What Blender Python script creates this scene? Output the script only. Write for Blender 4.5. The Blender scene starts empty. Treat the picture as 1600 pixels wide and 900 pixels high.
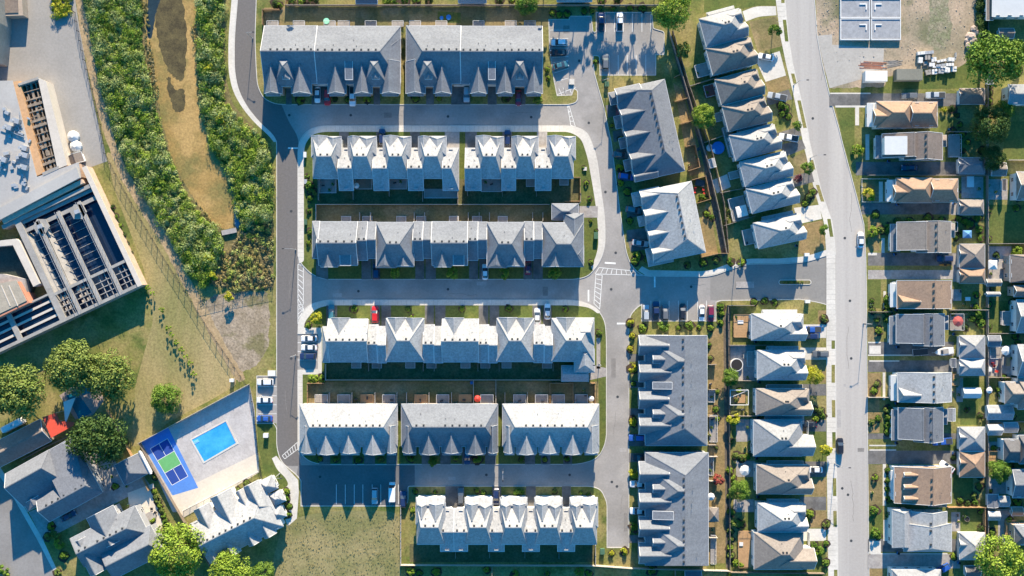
import bpy, math, random
import numpy as np
from mathutils import Vector, Matrix
from mathutils.geometry import tessellate_polygon
random.seed(7); np.random.seed(7)
R = math.radians
sc = bpy.context.scene
COL = sc.collection
# ---------------------------------------------------------------- camera, sky, sun
S = 0.2; H = 300.0                    # metres per photo pixel on the ground, flying height
cam = bpy.data.objects.new('camera', bpy.data.cameras.new('camera')); COL.objects.link(cam)
cam.location = (0, 0, H); cam.rotation_euler = (0, 0, 0)
cam.data.sensor_width = 36; cam.data.lens = 36 * H / 320.0
cam.data.clip_start = 1; cam.data.clip_end = 6000
sc.camera = cam
ELEV, AZ = 20.5, 5.0
w = bpy.data.worlds.new('World'); sc.world = w; w.use_nodes = True
nt = w.node_tree; bg = nt.nodes['Background']
sky = nt.nodes.new('ShaderNodeTexSky'); sky.sky_type = 'NISHITA'; sky.sun_disc = False
sky.sun_elevation = R(ELEV); sky.sun_rotation = R(AZ); sky.air_density = 1.2; sky.dust_density = 0.3; sky.ozone_density = 2.5
hs = nt.nodes.new('ShaderNodeHueSaturation'); hs.inputs['Saturation'].default_value = 1.6   # added saturation tints the sky's shadow fill blue
nt.links.new(sky.outputs[0], hs.inputs['Color']); nt.links.new(hs.outputs[0], bg.inputs[0]); bg.inputs[1].default_value = 0.11
sl = bpy.data.lights.new('sun', 'SUN'); sl.energy = 5.0; sl.angle = R(0.5); sl.color = (1, 0.84, 0.62)
sun = bpy.data.objects.new('sun', sl); COL.objects.link(sun)
sd = Vector((-math.sin(R(AZ)) * math.cos(R(ELEV)), -math.cos(R(AZ)) * math.cos(R(ELEV)), -math.sin(R(ELEV))))
sun.rotation_euler = sd.to_track_quat('-Z', 'Y').to_euler(); sun.location = (0, 100, 120)
sc.view_settings.view_transform = 'Standard'; sc.view_settings.look = 'None'
sc.view_settings.exposure = 1.5; sc.view_settings.gamma = 1; sc.view_settings.use_curve_mapping = False

# ---------------------------------------------------------------- helpers
def W(x, y, z=0.0):                    # photo pixel of a point standing at height z -> metres
    k = (H - z) / H
    return Vector(((x - 800) * S * k, (450 - y) * S * k, z))
MATS = {}
def mat(name, base, rough=0.9, var=0.15, scale=0.6, col2=None, scale2=None, bump=0.0, spec=0.3, metal=0.0, fine=None, coat=0.0, trans=0.0, obj=False, c3=None, c3t=0.6, stretch=None):
    if name in MATS: return MATS[name]
    m = bpy.data.materials.new(name); m.use_nodes = True; n = m.node_tree.nodes; l = m.node_tree.links
    b = n['Principled BSDF']; b.inputs['Roughness'].default_value = rough
    b.inputs['Specular IOR Level'].default_value = spec; b.inputs['Metallic'].default_value = metal
    b.inputs['Coat Weight'].default_value = coat
    tc = n.new('ShaderNodeNewGeometry') if not obj else n.new('ShaderNodeTexCoord')
    src = tc.outputs['Position'] if not obj else tc.outputs['Object']
    if stretch:
        mp = n.new('ShaderNodeMapping'); l.new(src, mp.inputs[0]); mp.inputs['Rotation'].default_value[2] = stretch[0]; mp.inputs['Scale'].default_value = (stretch[1], stretch[2], 1); src2 = mp.outputs[0]
    else: src2 = src
    def noise(s, det=6, ro=0.65, v=None):
        t = n.new('ShaderNodeTexNoise'); t.inputs['Scale'].default_value = s; t.inputs['Detail'].default_value = det; t.inputs['Roughness'].default_value = ro
        l.new(v or src, t.inputs['Vector']); return t
    c2 = col2 or tuple(c * 0.72 for c in base)
    a = noise(scale2 or scale * 0.25, 5, 0.6, src2)
    r1 = n.new('ShaderNodeMapRange'); r1.inputs[1].default_value = 0.38; r1.inputs[2].default_value = 0.62; l.new(a.outputs[0], r1.inputs[0])
    mx = n.new('ShaderNodeMix'); mx.data_type = 'RGBA'; l.new(r1.outputs[0], mx.inputs[0])
    mx.inputs[6].default_value = (*base, 1); mx.inputs[7].default_value = (*c2, 1); out = mx.outputs[2]
    if not col2: 
        r1.inputs[4].default_value = min(1, var * 3)
    if c3:
        d = noise((scale2 or scale) * 0.6 + 0.013, 4, 0.6)
        r3 = n.new('ShaderNodeMapRange'); r3.inputs[1].default_value = c3t - 0.06; r3.inputs[2].default_value = c3t + 0.05; l.new(d.outputs[0], r3.inputs[0])
        m3 = n.new('ShaderNodeMix'); m3.data_type = 'RGBA'; l.new(r3.outputs[0], m3.inputs[0]); l.new(out, m3.inputs[6]); m3.inputs[7].default_value = (*c3, 1); out = m3.outputs[2]
    f = noise(fine or min(scale * 4, 1.5), 6, 0.8)
    r2 = n.new('ShaderNodeMapRange'); r2.inputs[1].default_value = 0.36; r2.inputs[2].default_value = 0.64
    r2.inputs[3].default_value = 1 - var; r2.inputs[4].default_value = 1 + var; l.new(f.outputs[0], r2.inputs[0])
    vm = n.new('ShaderNodeVectorMath'); vm.operation = 'SCALE'; l.new(out, vm.inputs[0]); l.new(r2.outputs[0], vm.inputs['Scale'])
    l.new(vm.outputs[0], b.inputs['Base Color'])
    if bump:
        bp = n.new('ShaderNodeBump'); bp.inputs['Strength'].default_value = 1.0; bp.inputs['Distance'].default_value = bump
        l.new(f.outputs[0], bp.inputs['Height']); l.new(bp.outputs[0], b.inputs['Normal'])
    if trans:
        # leaves let some light through
        tr = n.new('ShaderNodeBsdfTranslucent'); l.new(vm.outputs[0], tr.inputs[0]); ms = n.new('ShaderNodeMixShader'); ms.inputs[0].default_value = trans
        l.new(b.outputs[0], ms.inputs[1]); l.new(tr.outputs[0], ms.inputs[2]); l.new(ms.outputs[0], n['Material Output'].inputs[0])
    MATS[name] = m; return m

class MB:
    def __init__(s): s.v = []; s.f = []; s.m = []
    def add(s, vs, fs, m=0):
        o = len(s.v); s.v += [tuple(v) for v in vs]; s.f += [tuple(i + o for i in f) for f in fs]; s.m += [m] * len(fs)
    def box(s, cx, cy, z0, sx, sy, sz, rot=0, m=0, top=1.0):
        c, n = math.cos(rot), math.sin(rot); vs = []
        for z, k in ((z0, 1), (z0 + sz, top)):
            for x, y in ((-sx/2, -sy/2), (sx/2, -sy/2), (sx/2, sy/2), (-sx/2, sy/2)):
                x *= k; y *= k; vs.append((cx + x*c - y*n, cy + x*n + y*c, z))
        s.add(vs, [(3,2,1,0),(4,5,6,7),(0,1,5,4),(1,2,6,5),(2,3,7,6),(3,0,4,7)], m)
    def bar(s, p, q, wd, h, m=0):      # box beam from p to q
        p = Vector(p); q = Vector(q); d = q - p; L = d.length
        if L < 1e-4: return
        d.normalize(); up = Vector((0,0,1)) if abs(d.z) < 0.95 else Vector((1,0,0))
        sd_ = d.cross(up).normalized(); u = sd_.cross(d)
        vs = []
        for e in (p, q):
            for a, b in ((-1,-1),(1,-1),(1,1),(-1,1)): vs.append(e + sd_*a*wd/2 + u*b*h/2)
        s.add(vs, [(0,1,2,3),(7,6,5,4),(0,4,5,1),(1,5,6,2),(2,6,7,3),(3,7,4,0)], m)
    def cyl(s, cx, cy, z0, r0, r1, h, n=12, m=0, axis='z'):
        vs = []
        for k, (z, r) in enumerate(((0, r0), (h, r1))):
            for i in range(n):
                a = 2*math.pi*i/n; x, y = r*math.cos(a), r*math.sin(a)
                vs.append((cx+x, cy+y, z0+z) if axis == 'z' else ((cx+x, cy+z-h/2, z0+y) if axis == 'y' else (cx+z-h/2, cy+x, z0+y)))
        s.add(vs, [tuple(range(n))[::-1], tuple(range(n, 2*n))] + [(i, (i+1)%n, n+(i+1)%n, n+i) for i in range(n)], m)
    def poly(s, pts, m=0):
        tri = tessellate_polygon([[Vector(p) for p in pts]])
        fs = []
        for t in tri:
            a, b, c = [Vector(pts[i]) for i in t]
            fs.append(t if (b-a).cross(c-a).z > 0 else (t[0], t[2], t[1]))
        s.add(pts, fs, m)
    def prism(s, pts, z0, z1, m=0):    # vertical prism over plan polygon
        n = len(pts)
        ar = sum(pts[i][0]*pts[(i+1)%n][1]-pts[(i+1)%n][0]*pts[i][1] for i in range(n))
        if ar < 0: pts = pts[::-1]
        s.poly([(p[0], p[1], z1) for p in pts], m)
        vs = [(p[0], p[1], z0) for p in pts] + [(p[0], p[1], z1) for p in pts]
        s.add(vs, [(i, (i+1)%n, n+(i+1)%n, n+i) for i in range(n)], m)
    def mesh(s, name, mats):
        me = bpy.data.meshes.new(name); me.from_pydata(s.v, [], s.f)
        for x in (mats if isinstance(mats, (list, tuple)) else [mats]): me.materials.append(x)
        if any(s.m): me.polygons.foreach_set('material_index', s.m)
        me.update(); return me
    def build(s, name, mats, parent=None, **kw): return new(name, s.mesh(name, mats), parent, **kw)
def new(name, data, parent=None, loc=None, rz=None, **kw):
    o = bpy.data.objects.new(name, data); COL.objects.link(o)
    if parent: o.parent = parent
    if loc is not None: o.location = loc
    if rz is not None: o.rotation_euler[2] = rz
    for k, v in kw.items():
        if v is not None: o[k] = v
    return o
def thing(name, label, category, loc=(0,0,0), rz=0, group=None):
    return new(name, None, None, loc, rz, label=label, category=category, group=group)
def dup(root, loc=None, rz=None, label=None, paint=None, scale=None):
    r = root.copy(); COL.objects.link(r)
    if loc is not None: r.location = loc
    if rz is not None: r.rotation_euler[2] = rz
    if scale is not None: r.scale = scale
    if label: r['label'] = label
    for ch in list(root.children):
        c = ch.copy(); COL.objects.link(c); c.parent = r
        for g in list(ch.children):
            d = g.copy(); COL.objects.link(d); d.parent = c
    return r
ORD = ['first','second','third','fourth','fifth','sixth','seventh','eighth','ninth','tenth','eleventh','twelfth','thirteenth','fourteenth','fifteenth','sixteenth','seventeenth','eighteenth','nineteenth','twentieth']
def fillet(pts, r=0, n=6):             # round polygon corners; a point may carry its own radius
    out = []; N = len(pts)
    for i in range(N):
        p = Vector(pts[i][:2]); rr = pts[i][2] if len(pts[i]) > 2 else r
        a = Vector(pts[i-1][:2]); b = Vector(pts[(i+1) % N][:2])
        if rr <= 0: out.append((p.x, p.y)); continue
        la, lb = (a-p).length, (b-p).length; t = min(rr, la*0.48, lb*0.48)
        p0 = p + (a-p)/la*t; p1 = p + (b-p)/lb*t
        for k in range(n+1):
            u = k/n; q = p0*(1-u)**2 + p*2*u*(1-u) + p1*u*u; out.append((q.x, q.y))
    return out
def area(p): return sum(p[i][0]*p[(i+1)%len(p)][1]-p[(i+1)%len(p)][0]*p[i][1] for i in range(len(p)))/2
def offset(pts, d):                    # inward offset of a metre polygon
    n = len(pts); sg = 1 if area(pts) > 0 else -1; out = []
    for i in range(n):
        p = Vector(pts[i]); a = (p-Vector(pts[i-1])); b = (Vector(pts[(i+1)%n])-p)
        if a.length < 1e-6: a = b.copy()
        if b.length < 1e-6: b = a.copy()
        a.normalize(); b.normalize(); na = Vector((-a.y, a.x))*sg; nb = Vector((-b.y, b.x))*sg
        m_ = na+nb
        if m_.length < 1e-3: m_ = na.copy()
        m_.normalize(); out.append(tuple(p + m_*d/max(0.4, m_.dot(na))))
    return out
G = 0.13                               # level of the kerbed land above the asphalt
_lay = {}
def sheet(name, pts, m, z, r=0, kind='structure', jag=0, **kw):
    p = fillet(pts, r)
    if jag:
        q = []
        for i in range(len(p)):
            a, b = Vector(p[i]), Vector(p[(i+1) % len(p)]); n = max(1, int((b-a).length/5))
            for k in range(n):
                c = a + (b-a)*k/n; q.append((c.x+random.uniform(-jag, jag), c.y+random.uniform(-jag, jag)))
        p = q
    b = MB(); b.poly([tuple(W(x, y, 0).xy) + (z,) for x, y in p]); return b.build(name, m, kind=kind, **kw)
def L(i): return G + 0.004*i           # sheets on the land, 4 mm apart
def slab(name, pts, m, z=G, r=0, kerb=True):
    p = [tuple(W(x, y, 0).xy) for x, y in fillet(pts, r)]
    q = [p[0]]
    for c in p[1:]:
        if (Vector(c)-Vector(q[-1])).length > 0.02: q.append(c)
    p = q; b = MB(); inn = offset(p, 0.22)
    b.poly([(x, y, z) for x, y in inn]); b.build(name, m, kind='structure')
    k = MB(); n = len(p); vs = [(x, y, -0.02) for x, y in p] + [(x, y, z+0.01) for x, y in p] + [(x, y, z+0.01) for x, y in inn] + [(x, y, z-0.05) for x, y in inn]
    fs = []
    for i in range(n):
        j = (i+1) % n
        for o in (0, n, 2*n): fs.append((o+i, o+j, o+n+j, o+n+i) if area(p) > 0 else (o+j, o+i, o+n+i, o+n+j))
    k.add(vs, fs); k.build('kerb', M_kerb, kind='structure')

# ---------------------------------------------------------------- materials
M_kerb = mat('kerb_concrete', (.52,.50,.46), var=.12, scale=1.5)
M_conc = mat('sidewalk_concrete', (.56,.53,.48), var=.10, scale=1.0, scale2=.12, col2=(.47,.445,.40))
M_asph = mat('asphalt_internal', (.29,.275,.26), var=.10, scale=1.2, scale2=.09, col2=(.235,.224,.212), c3=(.31,.295,.28), c3t=.58, bump=.004)
M_asphn = mat('asphalt_new', (.135,.125,.12), var=.12, scale=1.2, scale2=.08, col2=(.128,.122,.12), stretch=(0,1,.08))
M_drive = mat('asphalt_driveway', (.16,.155,.15), var=.14, scale=1.5, scale2=.3, col2=(.10,.097,.095))
M_street = mat('street_asphalt', (.42,.395,.365), var=.07, scale=1.0, scale2=.12, col2=(.34,.318,.295), stretch=(0,1.6,.03))
M_paint = mat('road_paint', (.75,.75,.72), var=.2, scale=3)
M_grass = mat('lawn_green', (.135,.145,.035), var=.35, scale=1.6, scale2=.12, col2=(.235,.195,.075), c3=(.085,.11,.025), c3t=.58, bump=.03)
M_lush = mat('lawn_lush', (.07,.10,.022), var=.3, scale=1.6, scale2=.2, col2=(.11,.125,.03), bump=.03)
M_dry = mat('lawn_dry', (.20,.155,.075), var=.3, scale=1.4, scale2=.10, col2=(.12,.115,.045), c3=(.25,.19,.10), c3t=.6, bump=.03)
M_tan = mat('grass_tan', (.26,.18,.085), var=.3, scale=1.4, scale2=.25, col2=(.19,.145,.06), bump=.03)
M_dirt = mat('bare_earth', (.38,.29,.21), var=.25, scale=1.2, scale2=.07, col2=(.22,.19,.13), c3=(.14,.14,.08), c3t=.57, bump=.05)
M_gravel = mat('gravel', (.36,.33,.28), var=.35, scale=2.2, scale2=.3, col2=(.28,.25,.20), bump=.05)
M_mulch_shade = mat('mulch_and_shade', (.06,.042,.03), var=.4, scale=3)
M_yard = mat('back_lawn_shaded', (.12,.105,.05), var=.35, scale=1.6, scale2=.3, col2=(.075,.08,.03), bump=.03)  # darker brown puts the back yards' shade into the ground colour
M_patio = mat('patio_stone', (.33,.31,.29), var=.15, scale=2, col2=(.26,.24,.23), scale2=.7)
M_trim = mat('white_trim', (.60,.60,.59), var=.04, rough=.6)
M_white = mat('white_siding', (.68,.68,.66), var=.05, rough=.7)
M_beige = mat('beige_brick', (.38,.31,.25), var=.15, scale=3)
M_grey = mat('grey_siding', (.30,.31,.33), var=.08)
M_tanw = mat('tan_brick', (.50,.37,.28), var=.15, scale=2)
M_glass = mat('window_glass', (.03,.04,.055), rough=.08, var=.05, spec=.8)
M_wood = mat('weathered_wood', (.24,.19,.145), var=.2, scale=3)
M_woodn = mat('new_cedar_wood', (.40,.25,.13), var=.2, scale=3)
M_woodg = mat('grey_deck_wood', (.30,.28,.26), var=.2, scale=3)
M_metal = mat('dark_metal', (.06,.06,.065), rough=.5, var=.1, metal=.5)
M_galv = mat('galvanised_steel', (.42,.43,.44), rough=.5, var=.1, metal=.4)
M_vent = mat('vent_dark', (.045,.05,.055), rough=.6, var=.1)
M_black = mat('tyre_rubber', (.02,.02,.022), rough=.85, var=.1)
M_red = mat('red_plastic', (.55,.05,.035), rough=.5, var=.1)
M_bluep = mat('blue_plastic', (.03,.16,.45), rough=.4, var=.1)
RF = dict(
 grey=mat('roof_shingle_grey', (.17,.184,.206), var=.2, scale=2.2, scale2=.10, col2=(.145,.157,.178), stretch=(0,1,3)),
 slate=mat('roof_shingle_slate', (.155,.165,.185), var=.2, scale=2.2, scale2=.10, col2=(.132,.142,.162)),
 light=mat('roof_shingle_light', (.31,.318,.325), var=.24, scale=2.2, scale2=.12, col2=(.265,.273,.282), stretch=(0,3,1)),
 mid=mat('roof_shingle_mid', (.26,.268,.277), var=.2, scale=2.2, scale2=.12, col2=(.22,.228,.238)),
 brown=mat('roof_shingle_brown', (.19,.155,.135), var=.2, scale=2.4, scale2=.12, col2=(.155,.13,.115)),
 tan=mat('roof_shingle_tan', (.27,.185,.13), var=.2, scale=2.4, scale2=.12, col2=(.22,.155,.115)),
 taupe=mat('roof_shingle_taupe', (.215,.19,.17), var=.2, scale=2.4, scale2=.12, col2=(.185,.165,.15)),
 dark=mat('roof_shingle_dark', (.12,.12,.125), var=.2, scale=2.2, scale2=.12, col2=(.10,.10,.105)),
 white=mat('roof_membrane_white', (.52,.53,.53), var=.06, scale=1.5),
 flat=mat('flat_roof_grey', (.37,.36,.345), var=.08, scale=1.0, scale2=.08, col2=(.32,.31,.30)),
 blue=mat('blue_metal_roof', (.10,.20,.33), var=.08),
)
# ---------------------------------------------------------------- ground, roads, kerbed land
def plain(name, x0, y0, x1, y1, m, z):
    b = MB(); b.poly([tuple(W(x, y, 0).xy)+(z,) for x, y in ((x0,y0),(x1,y0),(x1,y1),(x0,y1))]); return b.build(name, m, kind='structure')
plain('ground', -9000, -9000, 10600, 9900, M_grass, -0.06)
plain('internal_road', 340, -320, 1330, 1300, M_asph, 0.0)
STW = [(1225,-320),(1227,0),(1232,56),(1239,100),(1251,150),(1262,200),(1266,225),(1284,300),(1302,350),(1306,400),(1306,600),(1308,750),(1310,900),(1312,1300)]
STE = [(1272,-320),(1272,0),(1276,56),(1284,100),(1296,150),(1310,200),(1316,225),(1336,300),(1349,350),(1352,400),(1353,450),(1354,600),(1357,900),(1360,1300)]
sheet('street', STW+STE[::-1], M_street, .004)
sheet('road_surface', [(372,-320),(372,0),(366,60,20),(366,110,20),(372,140,15),(385,165,15),(405,190,12),(425,208,8),(433,220,8),(433,728),(470,728),(465,700),(465,240),(467,215,14),(452,192,20),(440,164),(412,155,10),(402,135,10),(400,110,15),(398,60,15),(400,0,10),(398,-320)], M_asphn, .004)
sheet('road_surface', [(1110,433),(1145,420),(1170,413),(1215,413),(1260,410),(1306,398),(1306,482),(1280,472),(1200,468),(1110,469)], mat('asphalt_worn', (.225,.215,.20), var=.1, scale=1.2, scale2=.08, col2=(.19,.183,.172)), .004)
sheet('road_surface', [(466,727),(648,727),(648,758),(640,760),(637,792),(470,792),(462,750)], mat('asphalt_shade_dark', (.15,.148,.15), var=.12, scale=1.2, scale2=.1, col2=(.12,.12,.122)), .006)  # car park surface darkened in colour to stand in for shade
slab('land', [(-900,-320),(372,-320),(372,0,10),(366,60,20),(366,110,20),(372,140,15),(385,165,15),(405,190,12),(425,208,8),(433,220,8),(433,588),(402,588),(402,661),(428,661),(433,668,5),(433,700,20),(440,722,20),(462,740,6),(471,750,3),(471,790),(632,790,2),(637,784,4),(637,759,4),(925,759,8),(940,765,8),(949,785,8),(949,855),(982,855),(982,510,10),(984,492,8),(995,480,5),(1003,475),(1003,501),(1118,501),(1118,472),(1126,469,3),(1200,468),(1250,467),(1280,472,15),(1300,478,8),(1306,490,6),(1306,600),(1308,750),(1310,900),(1312,1300),(-900,1300)], M_grass)
slab('land', [(398,-320),(400,0,10),(398,60,15),(400,110,15),(402,135,10),(412,155,10),(430,163,8),(445,164),(888,164,4),(903,160,8),(903,141,5),(896,138),(893,148),(871,149),(866,125),(859,75),(858,31),(890,31),(890,26),(923,26),(926,51,4),(932,51,4),(932,20),(1018,20),(1020,45,3),(1037,50,3),(1037,85),(1024,85),(1024,117),(938,117),(937,87,4),(926,86,4),(928,115),(943,168),(955,225),(968,330),(978,395,10),(987,418,12),(1005,432,10),(1110,433,20),(1145,420,15),(1170,413,15),(1215,413),(1260,410,15),(1290,400,6),(1306,398),(1302,350,10),(1284,300),(1266,225),(1262,200),(1251,150),(1239,100),(1232,56),(1227,0),(1225,-320)], M_grass)
slab('land', STE+[(2600,1300),(2600,-320)], M_grass)
slab('land', [(465,238),(467,220,12),(480,203,14),(500,196,12),(895,196,20),(918,205,20),(932,240,20),(940,300,20),(946,345,20),(946,385,25),(938,410,12),(920,432,12),(900,437,10),(505,437,12),(485,428,12),(470,412,10),(465,400)], M_lush)
slab('land', [(465,522),(466,500,20),(480,476,22),(508,468,16),(900,468,14),(930,478,18),(946,500,16),(948,530,10),(948,690,18),(935,717,18),(905,726,14),(500,726,12),(480,720,10),(467,706,8),(465,690),(465,578),(497,577),(497,522)], M_lush)

# pavements
sheet('sidewalk', [(362,-320),(362,0,10),(357,60,20),(357,112,20),(364,143,15),(378,168,15),(398,192,12),(420,212,8),(428,222),(433,221),(425,209,8),(405,191,12),(386,166,15),(373,141,15),(367,111,20),(367,60,20),(372,0,10),(372,-320)], M_conc, L(2))
sheet('sidewalk', [(465.5,400),(465.5,238),(468,221,12),(481,204,14),(500,196.5,12),(895,196.5,20),(918,206,20),(931,240,20),(939,300,20),(945,345,20),(945,385,25),(937,410,12),(927,423,6),(923,417,4),(930,404,10),(935,385,20),(934,345,20),(928,302,20),(918,245,20),(908,216,16),(890,206,12),(505,206,12),(488,210,12),(476,226,10),(475,260),(475,408,3),(468,412)], M_conc, L(2))
sheet('sidewalk', [(466,515),(467,500,20),(481,477,22),(508,468.6,16),(900,468.6,14),(928,478,12),(939,488,3),(934,490,3),(922,481,10),(900,477,14),(512,477,14),(492,483,18),(477,502,16),(475,512),(503,512),(503,585),(473,585),(473,704,4),(466,704),(465.6,578.6),(497,578),(497,521.5),(466,521.5)], M_conc, L(2))
sheet('sidewalk', [(1212,-320),(1212,0),(1219,56),(1228,100),(1240,150),(1250,200),(1255,225),(1273,300),(1288,350,10),(1291,400),(1291,600),(1292,750),(1294,900),(1296,1300)]+[(x-.6, y) for x, y in STW[::-1]], M_conc, L(2))
sheet('sidewalk', [(997,423),(1010,431),(1110,431.5,20),(1145,418.5,15),(1170,411.5,15),(1215,411.5),(1260,408.5,15),(1292,399,6),(1292,390),(1258,401,15),(1215,404),(1168,404,15),(1140,411,15),(1108,424,20),(1014,422),(1003,416)], M_conc, L(3))
sheet('sidewalk', [(425,716),(432,712),(440,722,6),(455,738,8),(466,750),(467,770),(464,810),(450,822),(446,812),(455,790),(430,772),(438,766),(452,758,8),(446,746,10),(433,734,8)], M_conc, L(2))
for pts in ([(901,322),(934,322),(934,340),(901,340)], [(922,570),(947,575),(947,588),(921,594)], [(932,528),(938,528),(938,576),(932,576)]): sheet('path', pts, M_patio, L(4))
# boulevard grass strips between sidewalk and kerb
def strip(y0, y1):
    def xw(y):
        for (xa, ya), (xb, yb) in zip(STW, STW[1:]):
            if ya <= y <= yb: return xa+(xb-xa)*(y-ya)/(yb-ya)
    d = .5 if y0 > 390 else 1.2
    sheet('boulevard_strip', [(xw(y0)-7, y0),(xw(y0)-1.6, y0),(xw(y1)-1.6, y1),(xw(y1)-7, y1)], M_grass, L(3))
for a in ((-40,5),(31,65),(115,131),(157,200),(250,265),(289,315),(342,370),(532,545),(570,598),(625,652),(675,700),(747,775),(798,823),(890,935)): strip(*a)

# painted marks
def lines(name, segs, wd=.5, m=None, z=.012):
    b = MB()
    for x0, y0, x1, y1 in segs:
        a, c = Vector((x0, y0)), Vector((x1, y1)); d = (c-a).normalized(); n = Vector((-d.y, d.x))*wd/2
        b.poly([tuple(W(p.x, p.y, 0).xy)+(z,) for p in (a-n, c-n, c+n, a+n)])
    return b.build(name, m or M_paint, kind='structure')
lines('stall_lines', [(x, 21, x, 50) for x in (946,960,974,988,1003,1017)]+[(x, 86, x, 116) for x in (952,966,980,994,1009)]+[(859,47,890,47),(860,60,888,60),(861,75,888,75),(863,90,888,88),(865,98,888,94),(866,114,888,107),(870,127,888,122)], .7)
lines('stall_lines', [(x, 757, x, 788) for x in (525.5,539.5,553.5,567,581.5,595,609,622.5)], .7)
lines('stall_lines', [(465,y,496,y) for y in (535.5,549.5,562.5)]+[(403,y,432,y) for y in (604,618.5,632.5,646.5)], .7)
lines('stall_lines', [(x, 470, x, 500) for x in (1017,1031,1045.5,1060,1074,1090,1104)], .7)
lines('stop_line', [(450,231.5,467,231.5)], 2.2); lines('stop_line', [(945,410.5,962,411.5)], 2.6); lines('stop_line', [(1023,432,1023,449)], 2.4); lines('stop_line', [(919.5,453,919.5,471)], 2.2); lines('stop_line', [(964,505.5,980,505.5)], 2.6)
def ladder(pts, n, wd=.8):             # crosswalk: two rails and rungs
    (a, b_, c, d) = [Vector(p) for p in pts]; sg = [(*a, *b_), (*d, *c)]
    for i in range(n+1): sg.append((*(a+(b_-a)*i/n), *(d+(c-d)*i/n)))
    lines('crosswalk', sg, wd)
ladder([(465.5,413),(465.5,474),(474,490),(474,415)], 8); ladder([(465.5,476),(465.5,506),(472,492),(474,476)], 4)
ladder([(936,418),(998,424),(1004,430),(930,428)], 9); ladder([(931,429),(928,474),(937,483),(941,430)], 7)
ladder([(881,138),(899,198),(892,196),(884,150)], 7); ladder([(468,688),(441,712),(445,717),(469,699)], 7)
lines('hatching', [(870,148,900,136),(873,138,878,149),(880,137,884,149),(888,135,893,146),(896,134,900,143)], .7)
# driveways
def drv(x0, y0, x1, y1, m=None): sheet('driveway', [(x0,y0),(x1,y0),(x1,y1),(x0,y1)], m or M_drive, L(3))
for x0, x1 in ((447,456),(487,513),(543,555),(584,594),(666,678),(705,735),(762,776),(805,821)): drv(x0, 130, x1, 163.6)
for x0, x1 in ((530,545),(588,601),(641,656),(695,718),(727,745),(785,800),(839,855)): drv(x0, 206.2, x1, 236, M_patio if x0 in (695,839) else M_drive)
for a in (([(494,400),(512,400),(513,437),(494,432)]),): sheet('driveway', a, M_drive, L(3))
for x0, x1 in ((565,580),(581,594),(649,663),(665,681),(733,747),(749,762),(818,832),(833,848)): drv(x0, 400, x1, 436.6)
for x0, x1 in ((510,527),(579,594),(596,611),(664,678),(680,696),(748,763),(765,780),(832,846),(848,862)): drv(x0, 477.3, x1, 512)
for x0, x1 in ((499,516),(533,551),(569,586),(604,621),(659,671),(688,704),(722,741),(758,775),(820,836),(845,860),(880,894)): drv(x0, 700, x1, 725.6)
for x0, x1 in ((696,725),(769,783),(822,837),(878,892)): drv(x0, 759.4, x1, 800)
for pts in ([(946,165),(970,160),(974,178),(950,184)], [(957,205),(976,202),(979,219),(959,222)], [(962,233),(982,230),(985,246),(964,250)],[(966,268),(990,262),(993,280),(969,286)], [(978,322),(1006,318),(1010,336),(980,341)],[(979,360),(1016,355),(1020,373),(981,377)],[(981,376),(1018,373),(1022,388),(985,393)]): sheet('driveway', pts, M_drive, L(3))
for y0, y1 in ((553,565),(595,606),(638,649),(684,697),(708,722),(751,762),(793,804),(836,848)): drv(982.4, y0, 1012, y1)
for y0, y1, m in ((507,528,M_conc),(543,562,M_conc),(600,618,M_drive),(656,674,M_drive),(721,745,M_drive),(776,797,M_drive),(826,845,M_conc)): drv(1250, y0, 1290.6, y1, m)
for pts, m in (([(1160,18),(1180,10,10),(1212,10),(1213,24),(1185,26,8),(1165,34)], M_conc), ([(1180,92),(1218,80),(1228,118),(1196,128)], M_conc), ([(1196,150),(1232,140),(1238,155),(1200,165)], M_drive),
   ([(1214,208),(1248,198),(1252,212),(1218,224)], M_drive), ([(1220,226),(1253,218),(1259,232),(1224,246)], M_drive), ([(1236,275),(1268,268),(1272,284),(1240,293)], M_drive), ([(1240,325),(1280,320),(1284,342),(1248,350)], M_conc)): sheet('driveway', pts, m, L(3))
for y0, y1, x1 in ((146,166,1500),(253,274,1545),(317,335,1500),(395,415,1500),(422,436,1500),(534,556,1490),(563,581,1495),(677,686,1500),(704,725,1500),(842,862,1500),(866,888,1500)): drv(1296 if y0 < 200 else 1337 if y0 < 300 else 1346 if y0 < 340 else 1356, y0, x1, y1, M_drive if y0 not in (422,866) else M_patio)
# concrete aprons and lines along the drives east of the street
for y0, y1, x0, x1 in ((145,147,1297,1360),(165,168,1305,1360),(395,399,1356,1370),(534,536,1356,1376),(554,556,1356,1440),(563,565,1358,1405),(695,697,1358,1400),(702,704,1358,1400),(864,866,1360,1480)): sheet('driveway', [(x0,y0),(x1,y0),(x1,y1),(x0,y1)], M_conc, L(6))
for y0, y1 in ((845,890),(540,553)): sheet('path', [(1358,y0),(1376,y0),(1376,min(y0+20,y1)),(1358,min(y0+20,y1))], M_conc, L(7))
for pts in ([(1336,167),(1342,167),(1342,196),(1336,196)], [(1352,210),(1358,210),(1358,250),(1352,250)], [(1373,284),(1379,284),(1379,315),(1373,315)], [(1377,372),(1382,372),(1382,395),(1377,395)], [(1379,582),(1383,582),(1383,625),(1379,625)], [(1379,725),(1384,725),(1384,790),(1379,790)], [(1380,812),(1387,812),(1387,845),(1380,845)], [(1380,455),(1384,455),(1384,482),(1380,482)]): sheet('path', pts, M_conc, L(8))

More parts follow.
